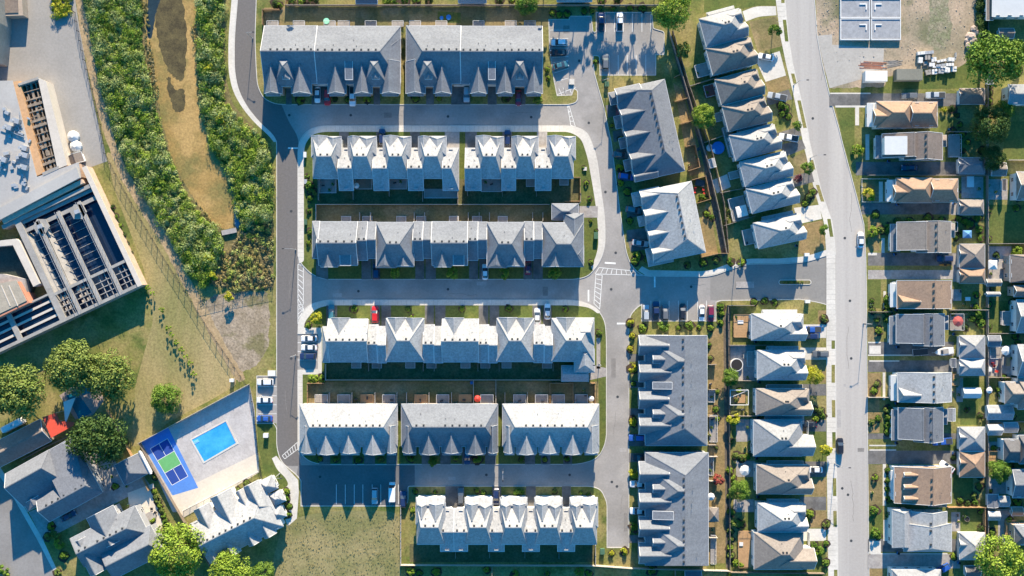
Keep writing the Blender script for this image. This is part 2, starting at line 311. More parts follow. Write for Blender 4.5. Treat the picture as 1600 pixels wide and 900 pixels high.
# lawns and yards east side
def yard(x0, y0, x1, y1, m, r=0): sheet('lawn', [(x0,y0),(x1,y0),(x1,y1),(x0,y1)], m, L(1), r)
sheet('lawn', [(1305,167),(1335,167),(1335,250),(1325,250)], M_lush, L(1)); yard(1542,320,1600,381,M_lush); yard(1568,190,1680,250,M_lush); yard(1356,282,1384,316,M_dry); yard(1356,340,1374,392,M_tan); yard(1355,437,1376,482,M_lush); yard(1355,490,1376,533,M_dry)
yard(1355,583,1376,620,M_tan); yard(1355,622,1374,676,M_tan); yard(1356,726,1378,790,M_dry); yard(1357,790,1379,843,M_lush); yard(1358,888,1380,960,M_tan); yard(1543,470,1575,520,M_lush); yard(1486,728,1520,790,M_lush); yard(1495,795,1530,832,M_lush)
yard(1500,625,1528,664,M_lush); yard(1505,590,1530,604,M_lush); yard(1278,485,1291,512,M_tan); yard(1268,563,1290,598,M_tan); yard(1268,748,1291,775,M_tan); yard(1262,798,1291,824,M_tan); yard(1270,675,1291,720,M_lush); yard(1270,848,1290,900,M_lush)
sheet('lawn', [(1170,34),(1213,26),(1222,72),(1184,82)], M_dry, L(1)); sheet('lawn', [(1196,128),(1230,118),(1236,138),(1200,148)], M_tan, L(1)); sheet('lawn', [(1232,248),(1262,236),(1266,266),(1238,276)], M_dry, L(1)); sheet('lawn', [(1256,350),(1285,344),(1290,390,8),(1268,400),(1245,396)], M_tan, L(1))
sheet('lawn', [(1100,-5),(1212,-10),(1212,9),(1180,9),(1160,14),(1100,20)], M_lush, L(1))
# back yards
for pts, m in (([(413,12),(858,12),(858,42),(413,42)], M_dry), ([(495,280),(905,280),(905,318),(495,318)], M_yard), ([(495,321),(862,321),(862,350),(495,350)], M_dry), ([(512,566),(875,566),(875,592),(512,592)], M_yard), ([(483,596),(935,596),(935,634),(483,634)], M_dry),
   ([(640,850),(930,850),(930,878),(640,878)], M_yard), ([(1093,360),(1103,318),(1108,318),(1122,398),(1096,402)], M_tan), ([(1106,530),(1128,500),(1134,500),(1133,880),(1107,880)], M_tan),
   ([(1052,130),(1066,140),(1100,270),(1078,275)], M_tan)): sheet('back_yard', pts, m, L(1))
sheet('alley', [(1049,70),(1058,76),(1103,230),(1136,398),(1128,402),(1096,242)], mat('trodden_earth', (.13,.11,.085), var=.3, scale=2), L(2))
sheet('alley', [(1130,500),(1137,478),(1141,478),(1141,888),(1134,888)], MATS['trodden_earth'], L(2))
for x0,y0,x1,y1 in ((1141,540,1180,594),(1150,655,1178,690),(1150,720,1180,745),(1146,780,1178,800),(1150,440,1178,450),(1502,276,1536,310),(1486,310,1500,336),(1484,452,1502,470),(1545,540,1580,588),(1542,280,1574,312),(1542,385,1580,436),(1545,690,1562,720),(1543,742,1580,772),(1559,797,1583,850),(1488,396,1502,440),(1494,590,1504,628),(1486,800,1500,830)): sheet('patio', [(x0,y0),(x1,y0),(x1,y1),(x0,y1)], M_patio, L(4))
sheet('patio', [(1112,282),(1136,272),(1142,292),(1120,302)], M_conc, L(3))

# west side: lawns, gravel, trail, pond
sheet('mown_field', [(135,262),(160,262),(226,345),(262,400),(300,455),(330,500),(375,600),(300,650),(215,700),(188,640),(212,590),(180,560),(100,540),(0,575),(-300,620),(-300,560),(0,545),(222,446)], M_grass, L(1), 4)
sheet('dry_field', [(165,235),(190,250),(228,315),(270,385),(300,440),(345,540),(372,600),(330,625),(262,660),(232,690),(205,700),(212,600),(240,500),(225,420),(180,300)], mat('field_mown_dry', (.30,.235,.11), var=.3, scale=1.4, scale2=.08, col2=(.19,.175,.065), bump=.03, stretch=(.45,1,.25)), L(2), 10)
sheet('trail', [(118,0),(130,0),(142,60,20),(150,105,20),(163,160,20),(178,215,20),(203,275,20),(235,325,20),(262,365,20),(290,425,20),(318,470,20),(350,535,20),(385,592,8),(372,598,8),(340,545,20),(305,480,20),(280,432,20),(250,375,20),(222,332,20),(190,280,20),(166,220,20),(150,165,20),(137,105,20),(128,60,20)], mat('trail_earth', (.36,.26,.15), var=.3, scale=2, col2=(.27,.20,.11)), L(4), jag=1.2)
sheet('gravel_patch', [(316,470,20),(345,458,20),(418,455,8),(422,505),(418,550,20),(400,572,20),(378,583,14),(360,560,20),(335,515,20)], mat('gravel_grey', (.31,.25,.185), var=.4, scale=2.0, scale2=.22, col2=(.22,.175,.12), c3=(.16,.14,.07), bump=.06), L(3), jag=1.5)
sheet('wetland_bed', [(180,-60),(352,-60),(352,120),(365,165),(425,230),(428,455),(330,448),(280,395),(225,305),(190,225),(172,130)], mat('wetland_soil', (.12,.11,.045), var=.4, scale=1.2, scale2=.2, col2=(.20,.155,.07), bump=.06), L(1), 10)
M_alg = mat('algae_mat', (.29,.185,.06), rough=.8, var=.3, scale=1.8, scale2=.12, col2=(.17,.14,.045), c3=(.35,.23,.085), c3t=.55, bump=.03)
M_dk = mat('pond_dark_weed', (.10,.08,.035), rough=.9, bump=.05, var=.45, scale=2.0, scale2=.3, col2=(.05,.04,.02), fine=3)
M_pw = mat('pond_water', (.025,.04,.045), rough=.12, var=.2, scale=.8, spec=.6)
sheet('pond', [(223,-60),(223,0),(228,60,20),(233,110,20),(244,150,20),(256,200,20),(266,240,20),(285,280,20),(305,315,20),(325,340,20),(345,358,6),(364,356,6),(365,330,20),(364,300,20),(352,270,20),(338,245,20),(326,215,20),(316,180,20),(308,130,20),(308,60),(315,0),(315,-60)], M_alg, L(3), jag=1.3)
sheet('pond_weed', [(247,-60),(288,-60),(286,0),(291,40,20),(292,80,20),(290,115,20),(284,130,10),(276,122,10),(268,118,10),(258,100,20),(248,72,20),(242,40,20)], M_dk, L(4), jag=1.8)
sheet('pond_weed', [(261,122,4),(266,120,4),(269,134,8),(276,142,8),(286,136,8),(290,152,14),(289,172,10),(279,177,10),(271,172,10),(268,158,10),(262,145,8)], M_dk, L(4), jag=1.2)
sheet('pond_water', [(226,-60),(246,-60),(252,0,8),(244,18,8),(240,45,8),(236,62,4),(231,58,4),(229,30,10),(232,5,10)], M_pw, L(5), jag=.8)
sheet('pond_water', [(366,314),(369,316),(371,330),(375,350),(372,358),(367,352)], mat('clear_water', (.10,.19,.26), rough=.1, var=.2, scale=1.5, spec=.6), L(5), 2)
rng0 = random.Random(3)
for nm, (x0,y0,x1,y1), n, m_, lab in (('rubble',(1410,0,1535,100),200,'rubble_stone','scattered stones and clods on the bare building lot'),('rubble',(1276,2,1308,54),120,'rubble_stone','scattered stones on the strip left of the foundations'),('rubble',(1300,66,1440,100),90,'rubble_stone','scattered debris round the gravel pad')):
    b = MB()
    for i in range(n):
        p = W(rng0.uniform(x0,x1), rng0.uniform(y0,y1), 0); s_ = rng0.uniform(.1,.36)*rng0.random()**.5; b.box(p.x, p.y, G, s_, s_*rng0.uniform(.4,1.3), s_*.6, rng0.random()*3, top=.6)
    b.build(nm, mat(m_, (.40,.34,.28), var=.3, scale=2, col2=(.30,.25,.20)), kind='stuff', label=lab, category='stones')
b = MB(); b.box(*W(359,362,0).xy, G, 4.6, 1.5, .8, R(12)); b.build('culvert', M_patio, label='concrete culvert headwall at the lower tip of the orange pond', category='culvert')
# plant yard pavement
sheet('pavement', [(-300,-60),(118,-60),(118,0),(124,40),(140,130),(152,185),(168,252),(140,262),(60,300),(-300,420)], mat('plant_concrete', (.29,.275,.255), var=.1, scale=.9, scale2=.07, col2=(.25,.238,.22)), L(2))
sheet('lawn', [(-300,420),(0,345),(0,560),(-300,640)], M_grass, L(2))
# pool deck
M_deckc = mat('pool_deck_paving', (.44,.415,.40), var=.14, scale=1.6, scale2=.25, col2=(.37,.345,.33))
sheet('pool_deck', [(221,692),(390,600),(398,640),(404,735),(300,800),(270,800)], M_deckc, L(3))
sheet('path', [(265,775),(404,707),(405,738),(300,801),(285,810)], mat('cream_concrete', (.56,.50,.42), var=.08, scale=1.2), L(4))
sheet('sports_court', [(221,691),(263,668),(310,762),(270,774)], mat('court_blue', (.08,.21,.55), var=.1, scale=1.5), L(5))
def cq(u, v):  # court-local to px, corners of the painted court
    a, b_, c, d = Vector((235,701)), Vector((262,685)), Vector((294,744)), Vector((269,758)); return tuple((a*(1-u)+b_*u)*(1-v)+(d*(1-u)+c*u)*v)
sheet('court_panel', [cq(0,0),cq(1,0),cq(1,.33),cq(0,.33)], mat('court_navy', (.02,.06,.27), var=.08), L(6)); sheet('court_panel', [cq(0,.67),cq(1,.67),cq(1,1),cq(0,1)], MATS['court_navy'], L(6))
sheet('court_panel', [cq(0,.33),cq(1,.33),cq(1,.67),cq(0,.67)], mat('court_green', (.12,.36,.14), var=.08), L(6))
lines('court_lines', [(*cq(u,0),*cq(u,1)) for u in (0,1)]+[(*cq(0,v),*cq(1,v)) for v in (0,.33,.67,1)]+[(*cq(.5,0),*cq(.5,.33)),(*cq(.5,.67),*cq(.5,1))], .7, z=L(8))
PP = [(300,687),(353,658.5),(369,692),(319.5,721)]
pc = [(297,686.5),(354,655.5),(373,693),(318,724.5)]
for i in range(4):
    j = (i+1)%4; b = MB(); b.prism([tuple(W(*q,0).xy) for q in (pc[i],pc[j],PP[j],PP[i])], G, G+.1); b.build('pool_coping', M_conc, kind='structure')
b = MB(); b.poly([tuple(W(x,y,0).xy)+(L(6),) for x,y in PP]); b.build('pool_water', mat('pool_water', (.03,.27,.58), rough=.08, var=.10, scale=1.0, scale2=.2, col2=(.06,.36,.66), spec=.5), kind='structure')
# marks of use on the carriageways
for i, (x, y) in enumerate(((452,180),(548,180),(700,182),(830,183),(920,192),(946,300),(962,395),(455,330),(455,560),(955,452),(700,452),(560,455),(1080,448),(965,620),(964,760),(956,753),(1330,560),(1328,470),(1316,763),(1325,773),(1290,96),(1330,845),(1270,185),(500,745),(760,742),(890,742),(1320,372),(935,120),(905,95))):
    p = W(x, y, 0); b = MB(); b.cyl(p.x, p.y, -.01, .42, .42, .028, 12); b.build('manhole_cover', M_vent, kind='structure')
M_pt = mat('asphalt_patch', (.20,.19,.18), var=.15, scale=1.2); M_pl = mat('asphalt_patch_pale', (.34,.325,.31), var=.12, scale=1.2)
for i, (x0,y0,x1,y1) in enumerate(((1322,220,1330,262),(1300,120,1306,131),(1308,640,1314,668),(1340,700,1350,706),(1318,600,1322,604),(600,176,612,184),(745,440,760,446),(955,560,962,590),(968,700,979,706),(880,40,890,52),(520,458,534,464),(848,448,856,462),(958,240,966,252),(975,802,980,830),(700,745,712,750))):
    sheet('road_patch', [(x0,y0),(x1,y0),(x1,y1),(x0,y1)], M_pt if i % 2 else M_pl, .008)
r_ = random.Random(11); cr = []
for x, y, hor, n in ((1330,300,0,9),(1330,520,0,10),(1332,760,0,10),(1290,100,0,5),(600,180,1,6),(800,182,1,6),(700,452,1,8),(965,640,0,6),(968,780,0,5),(449,420,0,6),(449,600,0,4),(940,60,1,5),(760,742,1,6),(1080,450,1,4)):
    px_, py_ = x+r_.uniform(-6,6), y+r_.uniform(-10,10)
    for k in range(n):
        nx, ny = (px_+r_.uniform(3,9), py_+r_.uniform(-1.6,1.6)) if hor else (px_+r_.uniform(-1.6,1.6), py_+r_.uniform(4,9)); cr.append((px_,py_,nx,ny)); px_, py_ = nx, ny
lines('sealed_cracks', cr, .55, M_pt, .016)
lines('expansion_joints', [(1213+i*0, y, 1226, y) for i, y in enumerate(range(2,40,8))]+[(1291.5,y,1305.5,y) for y in range(404,900,8)], .35, mat('joint_grey',(.33,.31,.28)), L(3)-.001)  # thin darker lines marking the slab joints
lines('expansion_joints', [(466,y,474.5,y) for y in range(262,404,7)]+[(x,197,x,205.5) for x in range(510,884,7)]+[(x,469.2,x,476.6) for x in range(516,896,7)]+[(466.5,y,472.6,y) for y in range(590,700,7)], .3, mat('joint_grey',(.33,.31,.28)), L(3)-.001)
lines('paving_joints', [(266+i*9,(665-i*5)+30,310+i*9,(762-i*5)) for i in range(10)], .25, mat('joint_grey',(.33,.31,.28)), L(3)+.001)
# construction lot
sheet('construction_lot', [(1273,-60),(1540,-60),(1536,60,20),(1524,90,20),(1505,104,10),(1440,108),(1395,118),(1380,136),(1297,138),(1285,100),(1276,50)], M_dirt, L(2), jag=1)
sheet('construction_lot', [(1450,-60),(1478,-60),(1480,0),(1490,50,20),(1470,86,20),(1448,70,20),(1452,30,20)], mat('weedy_ground', (.15,.16,.09), var=.45, scale=1.8, scale2=.4, col2=(.24,.21,.15), bump=.05), L(3), 10, jag=2)
sheet('gravel_pad', [(1277,56),(1300,54),(1300,70),(1381,76),(1380,98),(1384,108),(1347,112),(1345,124),(1296,138),(1286,98)], mat('pad_grey', (.36,.34,.31), var=.1, scale=1.2), L(4))
sheet('lawn', [(1384,120),(1490,112),(1525,86),(1530,138),(1384,140)], M_lush, L(3), 4)
# fields at the bottom
sheet('rough_field', [(440,815),(500,800),(560,797),(626,800),(626,1000),(395,1000),(425,880),(436,840)], mat('rough_field', (.25,.21,.10), var=.28, scale=1.6, scale2=.09, col2=(.16,.155,.06), bump=.02), L(1), 20)
sheet('lawn', [(408,661),(432,661),(433,700),(436,714),(428,716),(433,734),(450,748),(452,758),(432,768),(414,742),(404,700),(402,665)], M_lush, L(1), 3)
sheet('side_street', [(-300,700),(0,735),(24,770),(60,835),(98,920),(-300,1000)], mat('side_street_asphalt',(.23,.22,.21),var=.1,scale=1,scale2=.1,col2=(.19,.18,.17)), L(2))
sheet('sidewalk', [(0,729),(6,738),(40,795),(66,840),(94,900),(88,900),(58,842),(20,775),(0,744)], M_conc, L(3))
sheet('driveway', [(45,800),(68,845),(235,758),(215,730),(180,745)], M_patio, L(3))
sheet('patio', [(120,715),(170,700),(190,740),(150,760)], M_patio, L(4)); sheet('patio', [(200,770),(240,755),(255,820),(235,850),(205,830)], MATS['cream_concrete'], L(4))
# ---------------------------------------------------------------- buildings
def winmesh():
    f = MB(); wd, h = 1.1, 1.3
    for x, z, a, b in ((0, -h/2, wd+.16, .1), (0, h/2, wd+.16, .1)): f.box(x, 0, z-b/2, a, .12, b)
    for x in (-wd/2, wd/2, 0): f.box(x, 0, -h/2+.05, .08, .1, h-.1)
    p = MB(); p.box(0, .0, -h/2, wd, .05, h); return f.mesh('window', M_trim), p.mesh('pane', M_glass)
WINF, WINP = winmesh()
def gdmesh(wd):
    b = MB()
    for k in range(4): b.box(0, 0, .02+k*.54, wd, .06, .51)
    return b.mesh('garage_door', M_white)
GD = {2.5: gdmesh(2.5), 4.8: gdmesh(4.8)}
class Bld:
    def __init__(s, name, label, cat='house', pv=(0, 0), rot=0, roof='grey', wall=None, ze=5.5, group=None, vents=True, win=True, base=G):
        s.pv = pv; s.rot = R(rot); s.ze = ze; s.roof = roof; s.wall = wall or M_white; s.base = base
        s.root = thing(name, label, cat, group=group); s.blocks = []; s.doors = []; s.vents = vents; s.win = win; s.rects = []; s.slabs = []; s.sky = []
    def P(s, x, y, z):                 # local px -> metres
        c, n = math.cos(s.rot), math.sin(s.rot); dx, dy = x-s.pv[0], y-s.pv[1]
        if s.rot: x, y = s.pv[0]+dx*c-dy*n, s.pv[1]+dx*n+dy*c
        return W(x, y, z)
    def b(s, x0, y0, x1, y1, ax='x', rise=3.5, a=0, e=0, ze=None, roof=None, wall=True, v=False, off=0.5):
        s.blocks.append((x0, y0, x1, y1, ax, rise, a, e, ze or s.ze, roof or s.roof, wall, v, off)); return s
    def d(s, x, y, dr, wd=2.5, ze=None): s.doors.append((x, y, dr, wd, ze or s.ze)); return s
    def shed(s, x0, y0, x1, y1, zlo, zhi, hi='u', roof=None):   # shallow dormer roof on vertical cheeks
        s.slabs.append((x0, y0, x1, y1, zlo, zhi, hi, roof or s.roof)); return s
    def skylight(s, x, y, z, nx=0, ny=0): s.sky.append((x, y, z)); return s
    def done(s):
        roofs = {}; walls = MB(); trim = MB(); vents = MB(); org = Vector()
        cs = []
        for k, (x0, y0, x1, y1, ax, rise, a, e, ze, rf, wl, v, off) in enumerate(s.blocks):
            ze += .009*k; zt = ze+rise
            c = [s.P(x0, y1, ze), s.P(x1, y1, ze), s.P(x1, y0, ze), s.P(x0, y0, ze)]      # ccw in metres
            cs += c
            U = (c[1]-c[0]); V = (c[3]-c[0]); lu, lv = U.length, V.length; U.normalize(); V.normalize(); O = c[0]
            sc_ = (H-ze)/H*S
            if ax == 'x': r0 = O+V*lv*off+U*a*sc_; r1 = O+V*lv*off+U*(lu-e*sc_)
            else: r0 = O+U*lu*off+V*e*sc_; r1 = O+U*lu*off+V*(lv-a*sc_)
            r0 = Vector((r0.x, r0.y, zt)); r1 = Vector((r1.x, r1.y, zt))
            T = .16; vs = [p-Vector((0,0,T)) for p in c]+[p.copy() for p in c]+[r0, r1]
            if ax == 'x': fs = [(4,5,9,8),(6,7,8,9),(7,4,8),(5,6,9)]
            else: fs = [(4,5,8),(6,7,9),(5,6,9,8),(7,4,8,9)]
            fs += [(0,3,2,1),(0,1,5,4),(1,2,6,5),(2,3,7,6),(3,0,4,7)]
            roofs.setdefault(rf, MB()).add(vs, fs)
            # gutters and rakes
            g = .10
            cc = [p-Vector((0,0,.06)) for p in c]
            for i in range(4): trim.bar(cc[i], cc[(i+1)%4], g, .17)
            for r_, e0, e1, ins in (((r0, 0, 3, a), (r1, 1, 2, e)) if ax == 'x' else ((r0, 0, 1, e), (r1, 3, 2, a))):
                if ins == 0:
                    for q in (e0, e1): trim.bar(c[q]-Vector((0,0,.02)), r_-Vector((0,0,.02)), .12, .14)
            # ridge cap and hip caps, a little proud
            cap = roofs[rf]; up = Vector((0,0,.03)); cap.bar(r0+up, r1+up, .28, .05)
            if rise > 1.8:
                for r_, e0, e1, ins in (((r0, 0, 3, a), (r1, 1, 2, e)) if ax == 'x' else ((r0, 0, 1, e), (r1, 3, 2, a))):
                    if ins:
                        for q in (e0, e1): cap.bar(c[q]+up, r_+up, .24, .05)
            # walls under the eaves
            if wl:
                ins = .38+.013*k
                q = [O+U*ins+V*ins, O+U*(lu-ins)+V*ins, O+U*(lu-ins)+V*(lv-ins), O+U*ins+V*(lv-ins)]
                s.rects.append((O, U, V, lu, lv, ins, ze))
                n = len(walls.v)
                vs = [Vector((p.x, p.y, s.base-.05)) for p in q]+[Vector((p.x, p.y, ze-.05)) for p in q]
                walls.add(vs, [(0,1,5,4),(1,2,6,5),(2,3,7,6),(3,0,4,7)])
                if (ax == 'x' and (a == 0 or e == 0)) or (ax == 'y' and (a == 0 or e == 0)):   # gable triangles
                    for r_, i0, i1, hp, dn in (((r0, 3, 0, a, U), (r1, 1, 2, e, -U)) if ax == 'x' else ((r0, 0, 1, e, V), (r1, 2, 3, a, -V))):
                        if hp == 0:
                            rr = r_+dn*ins; kk = ins/ (lv/2 if ax == 'x' else lu/2)
                            walls.add([q[i0]*1.0+Vector((0,0,-.1)), q[i1]+Vector((0,0,-.1)), Vector((rr.x, rr.y, zt-.18-rise*kk*0))], [(0,1,2)])
            if v and s.vents:
                d = (r1-r0); n = max(2, int(d.length/2.0))
                side = (V if ax == 'x' else U)
                slope = rise/((lv if ax == 'x' else lu)*off)
                for i in range(n):
                    if random.random() < .12: continue
                    p = r0+d*((i+.5)/n)+side*(.5 if ax == 'x' else -.5); vents.box(p.x, p.y, zt-.5*slope-.1, .56, .56, .42)
                for i in range(max(1, n//3)):
                    p = r0+d*random.random()+side*random.uniform(1.5, 4.0); sl_ = (p-r0).dot(side)*rise/((lv if ax == 'x' else lu)*off)
                    if sl_ < rise: vents.cyl(p.x, p.y, zt-sl_-.1, .09, .09, .5, 6)
        for rf, m in roofs.items(): m.build('roof', RF[rf], s.root)
        for (x0, y0, x1, y1, zlo, zhi, hi, rf) in s.slabs:
            m = MB(); zm = (zlo+zhi)/2
            c = [s.P(x0, y1, zm), s.P(x1, y1, zm), s.P(x1, y0, zm), s.P(x0, y0, zm)]
            zz = {'u': (zlo,zlo,zhi,zhi), 'd': (zhi,zhi,zlo,zlo), 'r': (zlo,zhi,zhi,zlo), 'l': (zhi,zlo,zlo,zhi)}[hi]
            top = [Vector((p.x, p.y, z)) for p, z in zip(c, zz)]; bot = [t-Vector((0,0,.15)) for t in top]
            m.add(bot+top, [(4,5,6,7),(0,3,2,1),(0,1,5,4),(1,2,6,5),(2,3,7,6),(3,0,4,7)]); m.build('dormer_roof', RF[rf], s.root)
            ctr = sum(top, Vector())/4; q = [t+(ctr-t)*.07 for t in top]
            m = MB(); vs = [Vector((p.x, p.y, zlo-3)) for p in q]+[p-Vector((0,0,.1)) for p in q]
            m.add(vs, [(0,1,5,4),(1,2,6,5),(2,3,7,6),(3,0,4,7)]); m.build('dormer', s.wall, s.root)
            for i in range(4): trim.bar(top[i]-Vector((0,0,.07)), top[(i+1)%4]-Vector((0,0,.07)), .12, .16)
        walls.build('wall', s.wall, s.root); trim.build('gutter', M_trim, s.root)
        if vents.v: vents.build('roof_vents', M_vent, s.root, kind='stuff')
        # garage doors
        for (x, y, dr, wd, ze) in s.doors:
            p = s.P(x, y, ze); ang = {'d': 0, 'u': math.pi, 'l': -math.pi/2, 'r': math.pi/2}[dr]-s.rot
            n = Vector((math.sin(ang), -math.cos(ang), 0)); p = p-n*.33
            # slide back in if it would hide under a deeper wall line
            new('garage_door', GD[wd], s.root, (p.x, p.y, s.base), ang)
        # windows on walls no other wing covers
        if s.win:
            for bi, (O, U, V, lu, lv, ins, ze) in enumerate(s.rects):
                for (A, D, ln, N) in ((O, U, lu, -V), (O+U*lu, V, lv, U), (O+U*lu+V*lv, -U, lu, V), (O+V*lv, -V, lv, -U)):
                    if ln < 3.2: continue
                    n = max(1, int((ln-1.2)/3.4)); n = min(n, 6)
                    for i in range(n):
                        t = (i+.5)/n*ln; p = A+D*t-N*(ins-.02); q = p+N*.6; bad = False
                        for bj, (O2, U2, V2, lu2, lv2, in2, z2) in enumerate(s.rects):
                            if bj != bi:
                                for tt in (-.7, .7):
                                    d = q+D*tt-O2; u, v = d.dot(U2), d.dot(V2)
                                    if in2-.1 < u < lu2-in2+.1 and in2-.1 < v < lv2-in2+.1: bad = True
                        if bad: continue
                        ang = math.atan2(D.y, D.x)
                        for z in ([1.6] if ze < 4.4 else [1.6, 4.3]):
                            if z < 2:
                                nd = any((s.P(x, y, zz).xy-p.xy).length < wd/2+1.2 for x, y, _, wd, zz in s.doors)
                                if nd: continue
                            wf = new('window', WINF, s.root, (p.x, p.y, s.base+z), ang); new('pane', WINP, wf)
        # move the root to the base of the building
        o = sum(cs, Vector())/len(cs); o.z = s.base; s.root.location = o
        for ch in s.root.children: ch.location = Vector(ch.location)-o
        return s.root
def townrow(label, **kw): return Bld('townhouse_block', label, 'townhouses', group='townhouse blocks of the estate', **kw)

# row one, the two large grey blocks at the top
def big(x0, gs, dia, shed, dbl, flip, label):
    b = townrow(label, roof='grey', ze=5.2, wall=M_beige); x1 = x0+213
    if not flip:
        b.b(x0, 40, x0+83, 131, 'x', 4.8, v=True, e=0).b(x0+82.5, 40.6, x1, 131.5, 'x', 4.76, a=0, e=30, v=True).b(x1-27, 60, x1-.5, 131.2, 'y', 2.2, a=14, e=0)
    else:
        b.b(x0, 40, x0+86, 131, 'x', 4.8, a=28, e=0, v=True).b(x0+85.5, 40.6, x1, 131.5, 'x', 4.76, v=True).b(x0+.5, 60, x0+27, 131.2, 'y', 2.2, a=14)
    for g0, g1 in gs: b.b(g0, 96, g1, 146.3, 'y', 3.0, a=0, e=0, ze=5.3).b(g0+3, 138, g1-3, 150, 'x', .9, a=6, e=6, ze=3.2, wall=False)
    for d0, d1 in dia:
        b.b(d0, 78, d1, 135, 'y', 4.7, a=30, e=26, ze=5.5); c = (d0+d1)/2; b.b(c-5.5, 98, c+5.5, 124, 'y', 1.0, a=0, e=3, ze=7.9)
    b.shed(shed[0], 89, shed[1], 124, 7.9, 8.7, 'u')
    for x, wd in dbl: b.d(x, 131.5, 'd', wd)
    return b.done()
big(413, [(412.7,441),(455,487),(512,541),(553,582),(594,625.4)], [(428,466),(567,607)], (539,551), [(448,2.5),(499,4.8),(547.5,2.5),(589,2.5)], False, 'grey townhouse block at top left with two dark diamond gables')
big(634.5, [(634,665),(677,706),(734,762),(775,804),(820,848)], [(649,690),(793,831)], (763,774), [(671,2.5),(720,4.8),(768.5,2.5),(812,2.5)], True, 'grey townhouse block second from left along the top lane, beside the visitor parking')

# row two: white roofed units joined by low links
def unit_up(b, x0, x1, y0, y1, yr=None, hip=12, rise=3.4, ze=5.6):
    b.b(x0, y0, x1, y1, 'x', rise, a=hip, e=hip, ze=ze, v=True)
def row2(label, mains, links, end=None):
    b = townrow(label, roof='light', ze=5.5)
    for i, (x0, x1) in enumerate(mains):
        b.b(x0+2, 214, x1-3, 279, 'x', 3.7, a=10, e=10, v=True)
        if i % 2 == 0: b.b(x0-.5, 212.5, x0+(x1-x0)*.55, 246, 'y', 1.9, a=0, e=12).b(x0+(x1-x0)*.52, 213, x1+.5, 250, 'y', 2.0, a=4, e=10)
        else: b.b(x0-.5, 213.3, x0+(x1-x0)*.42, 254, 'y', 2.0, a=0, e=10).b(x0+(x1-x0)*.38, 212.6, x1+.5, 244, 'y', 2.0, a=6, e=12)
    for x0, x1, hp in links:
        b.b(x0, 231, x1, 298, 'x', 2.9, e=hp, ze=4.4, v=True); b.d((x0+x1)/2, 231, 'u', 2.5, 4.4)
    return b.done()
row2('pale roofed townhouse block of four units below the top lane, at its left', [(487,533),(544,588),(599,642),(654,697)], [(530,552.5,0),(584,608,0),(638,662,0),(692,717,12)])
row2('pale roofed townhouse block of three units below the top lane, at its right', [(744,787),(800,841),(855,899)], [(727,752,0),(784,806,0),(836,861,0)])

# row three: dark fronted facing the middle lane
b = townrow('grey townhouse block with dark front slopes above the middle lane', roof='grey', ze=5.6, wall=M_beige)
for x0, x1, hp in ((498,559,0),(675,731,0)):
    b.b(x0, 346, x1, 415, 'x', 3.8, v=True).b(x0+3, 386, x0+30, 417.5, 'y', 2.6, ze=5.5).shed(x0+33, 384, x0+50, 415, 7.0, 7.7, 'u')
b.b(488, 345.4, 500, 404, 'x', 3.2, a=11)
for x0, x1 in ((588,647),(761,820)):
    b.b(x0, 347, x1, 417, 'x', 4.0, a=19, e=21, v=True).b(x0-.4, 386, x0+31, 418.5, 'y', 2.7, e=4, ze=5.5).b(x0+32, 395, x0+54, 415.5, 'y', 1.9, a=0, ze=5.7)
b.b(847, 347.5, 912, 417, 'x', 4.1, a=22, e=22, v=True).b(853, 388, 882, 416.5, 'y', 2.8, ze=5.5).b(887, 384, 912.4, 412, 'x', 2.0, a=10, e=10, ze=5.4)
b.b(862, 318, 904, 344, 'x', 2.0, a=16, e=16, ze=4.2).b(881, 333, 912, 382, 'y', 2.9, a=10, e=10, ze=5.3)
for x0, x1 in ((559,588),(646,675),(731,761),(819,847)):
    m = (x0+x1)/2; b.b(x0, 346, m+1, 407, 'x', 2.8, ze=4.6, v=True).b(m, 346.5, x1, 404, 'x', 2.7, ze=4.55); b.d(x0+8, 407, 'd', 2.5, 4.6).d(x1-7, 404, 'd', 2.5, 4.5)
b.done()
# row four: pale roofs facing the middle lane from below
b = townrow('pale townhouse block below the middle lane with driveways on its upper side', roof='light', ze=5.6)
for x0, x1 in ((513,575),(691,748)):
    b.b(x0, 498, x1, 566, 'x', 3.8, v=True).b(x0+4, 496.5, x0+34, 530, 'y', 2.8, a=0, e=0, ze=5.5)
b.b(504, 510, 515, 566.5, 'x', 3.0, a=10)
for x0, x1 in ((603,663),(776,835)):
    b.b(x0, 497, x1, 565.5, 'x', 4.0, a=20, e=22, v=True).b(x0+2, 496, x0+32, 530, 'y', 2.9, a=0, ze=5.5).b(x0+30, 496.8, x0+57, 520, 'y', 2.4, a=0, ze=5.65)
b.b(862, 497, 928, 565, 'x', 4.1, a=22, e=22, v=True).b(869, 496, 899, 524, 'y', 2.8, ze=5.5).b(899, 496.4, 928.5, 540, 'x', 2.9, e=8, a=8, ze=5.4)
b.b(897, 545, 929, 582, 'y', 2.7, a=8, e=12, ze=5.2).b(877, 571, 920, 596, 'x', 1.6, a=2, e=2, ze=3.6)
for x0, x1 in ((574,604),(662,692),(747,777),(834,863)):
    m = (x0+x1)/2; b.b(x0, 507, m+2, 567, 'x', 2.8, ze=4.6, v=True).b(m+1, 509.5, x1, 567.5, 'x', 2.7, ze=4.55); b.d(x0+8, 507, 'u', 2.5, 4.6).d(x1-7, 509.5, 'u', 2.5, 4.5)
b.done()
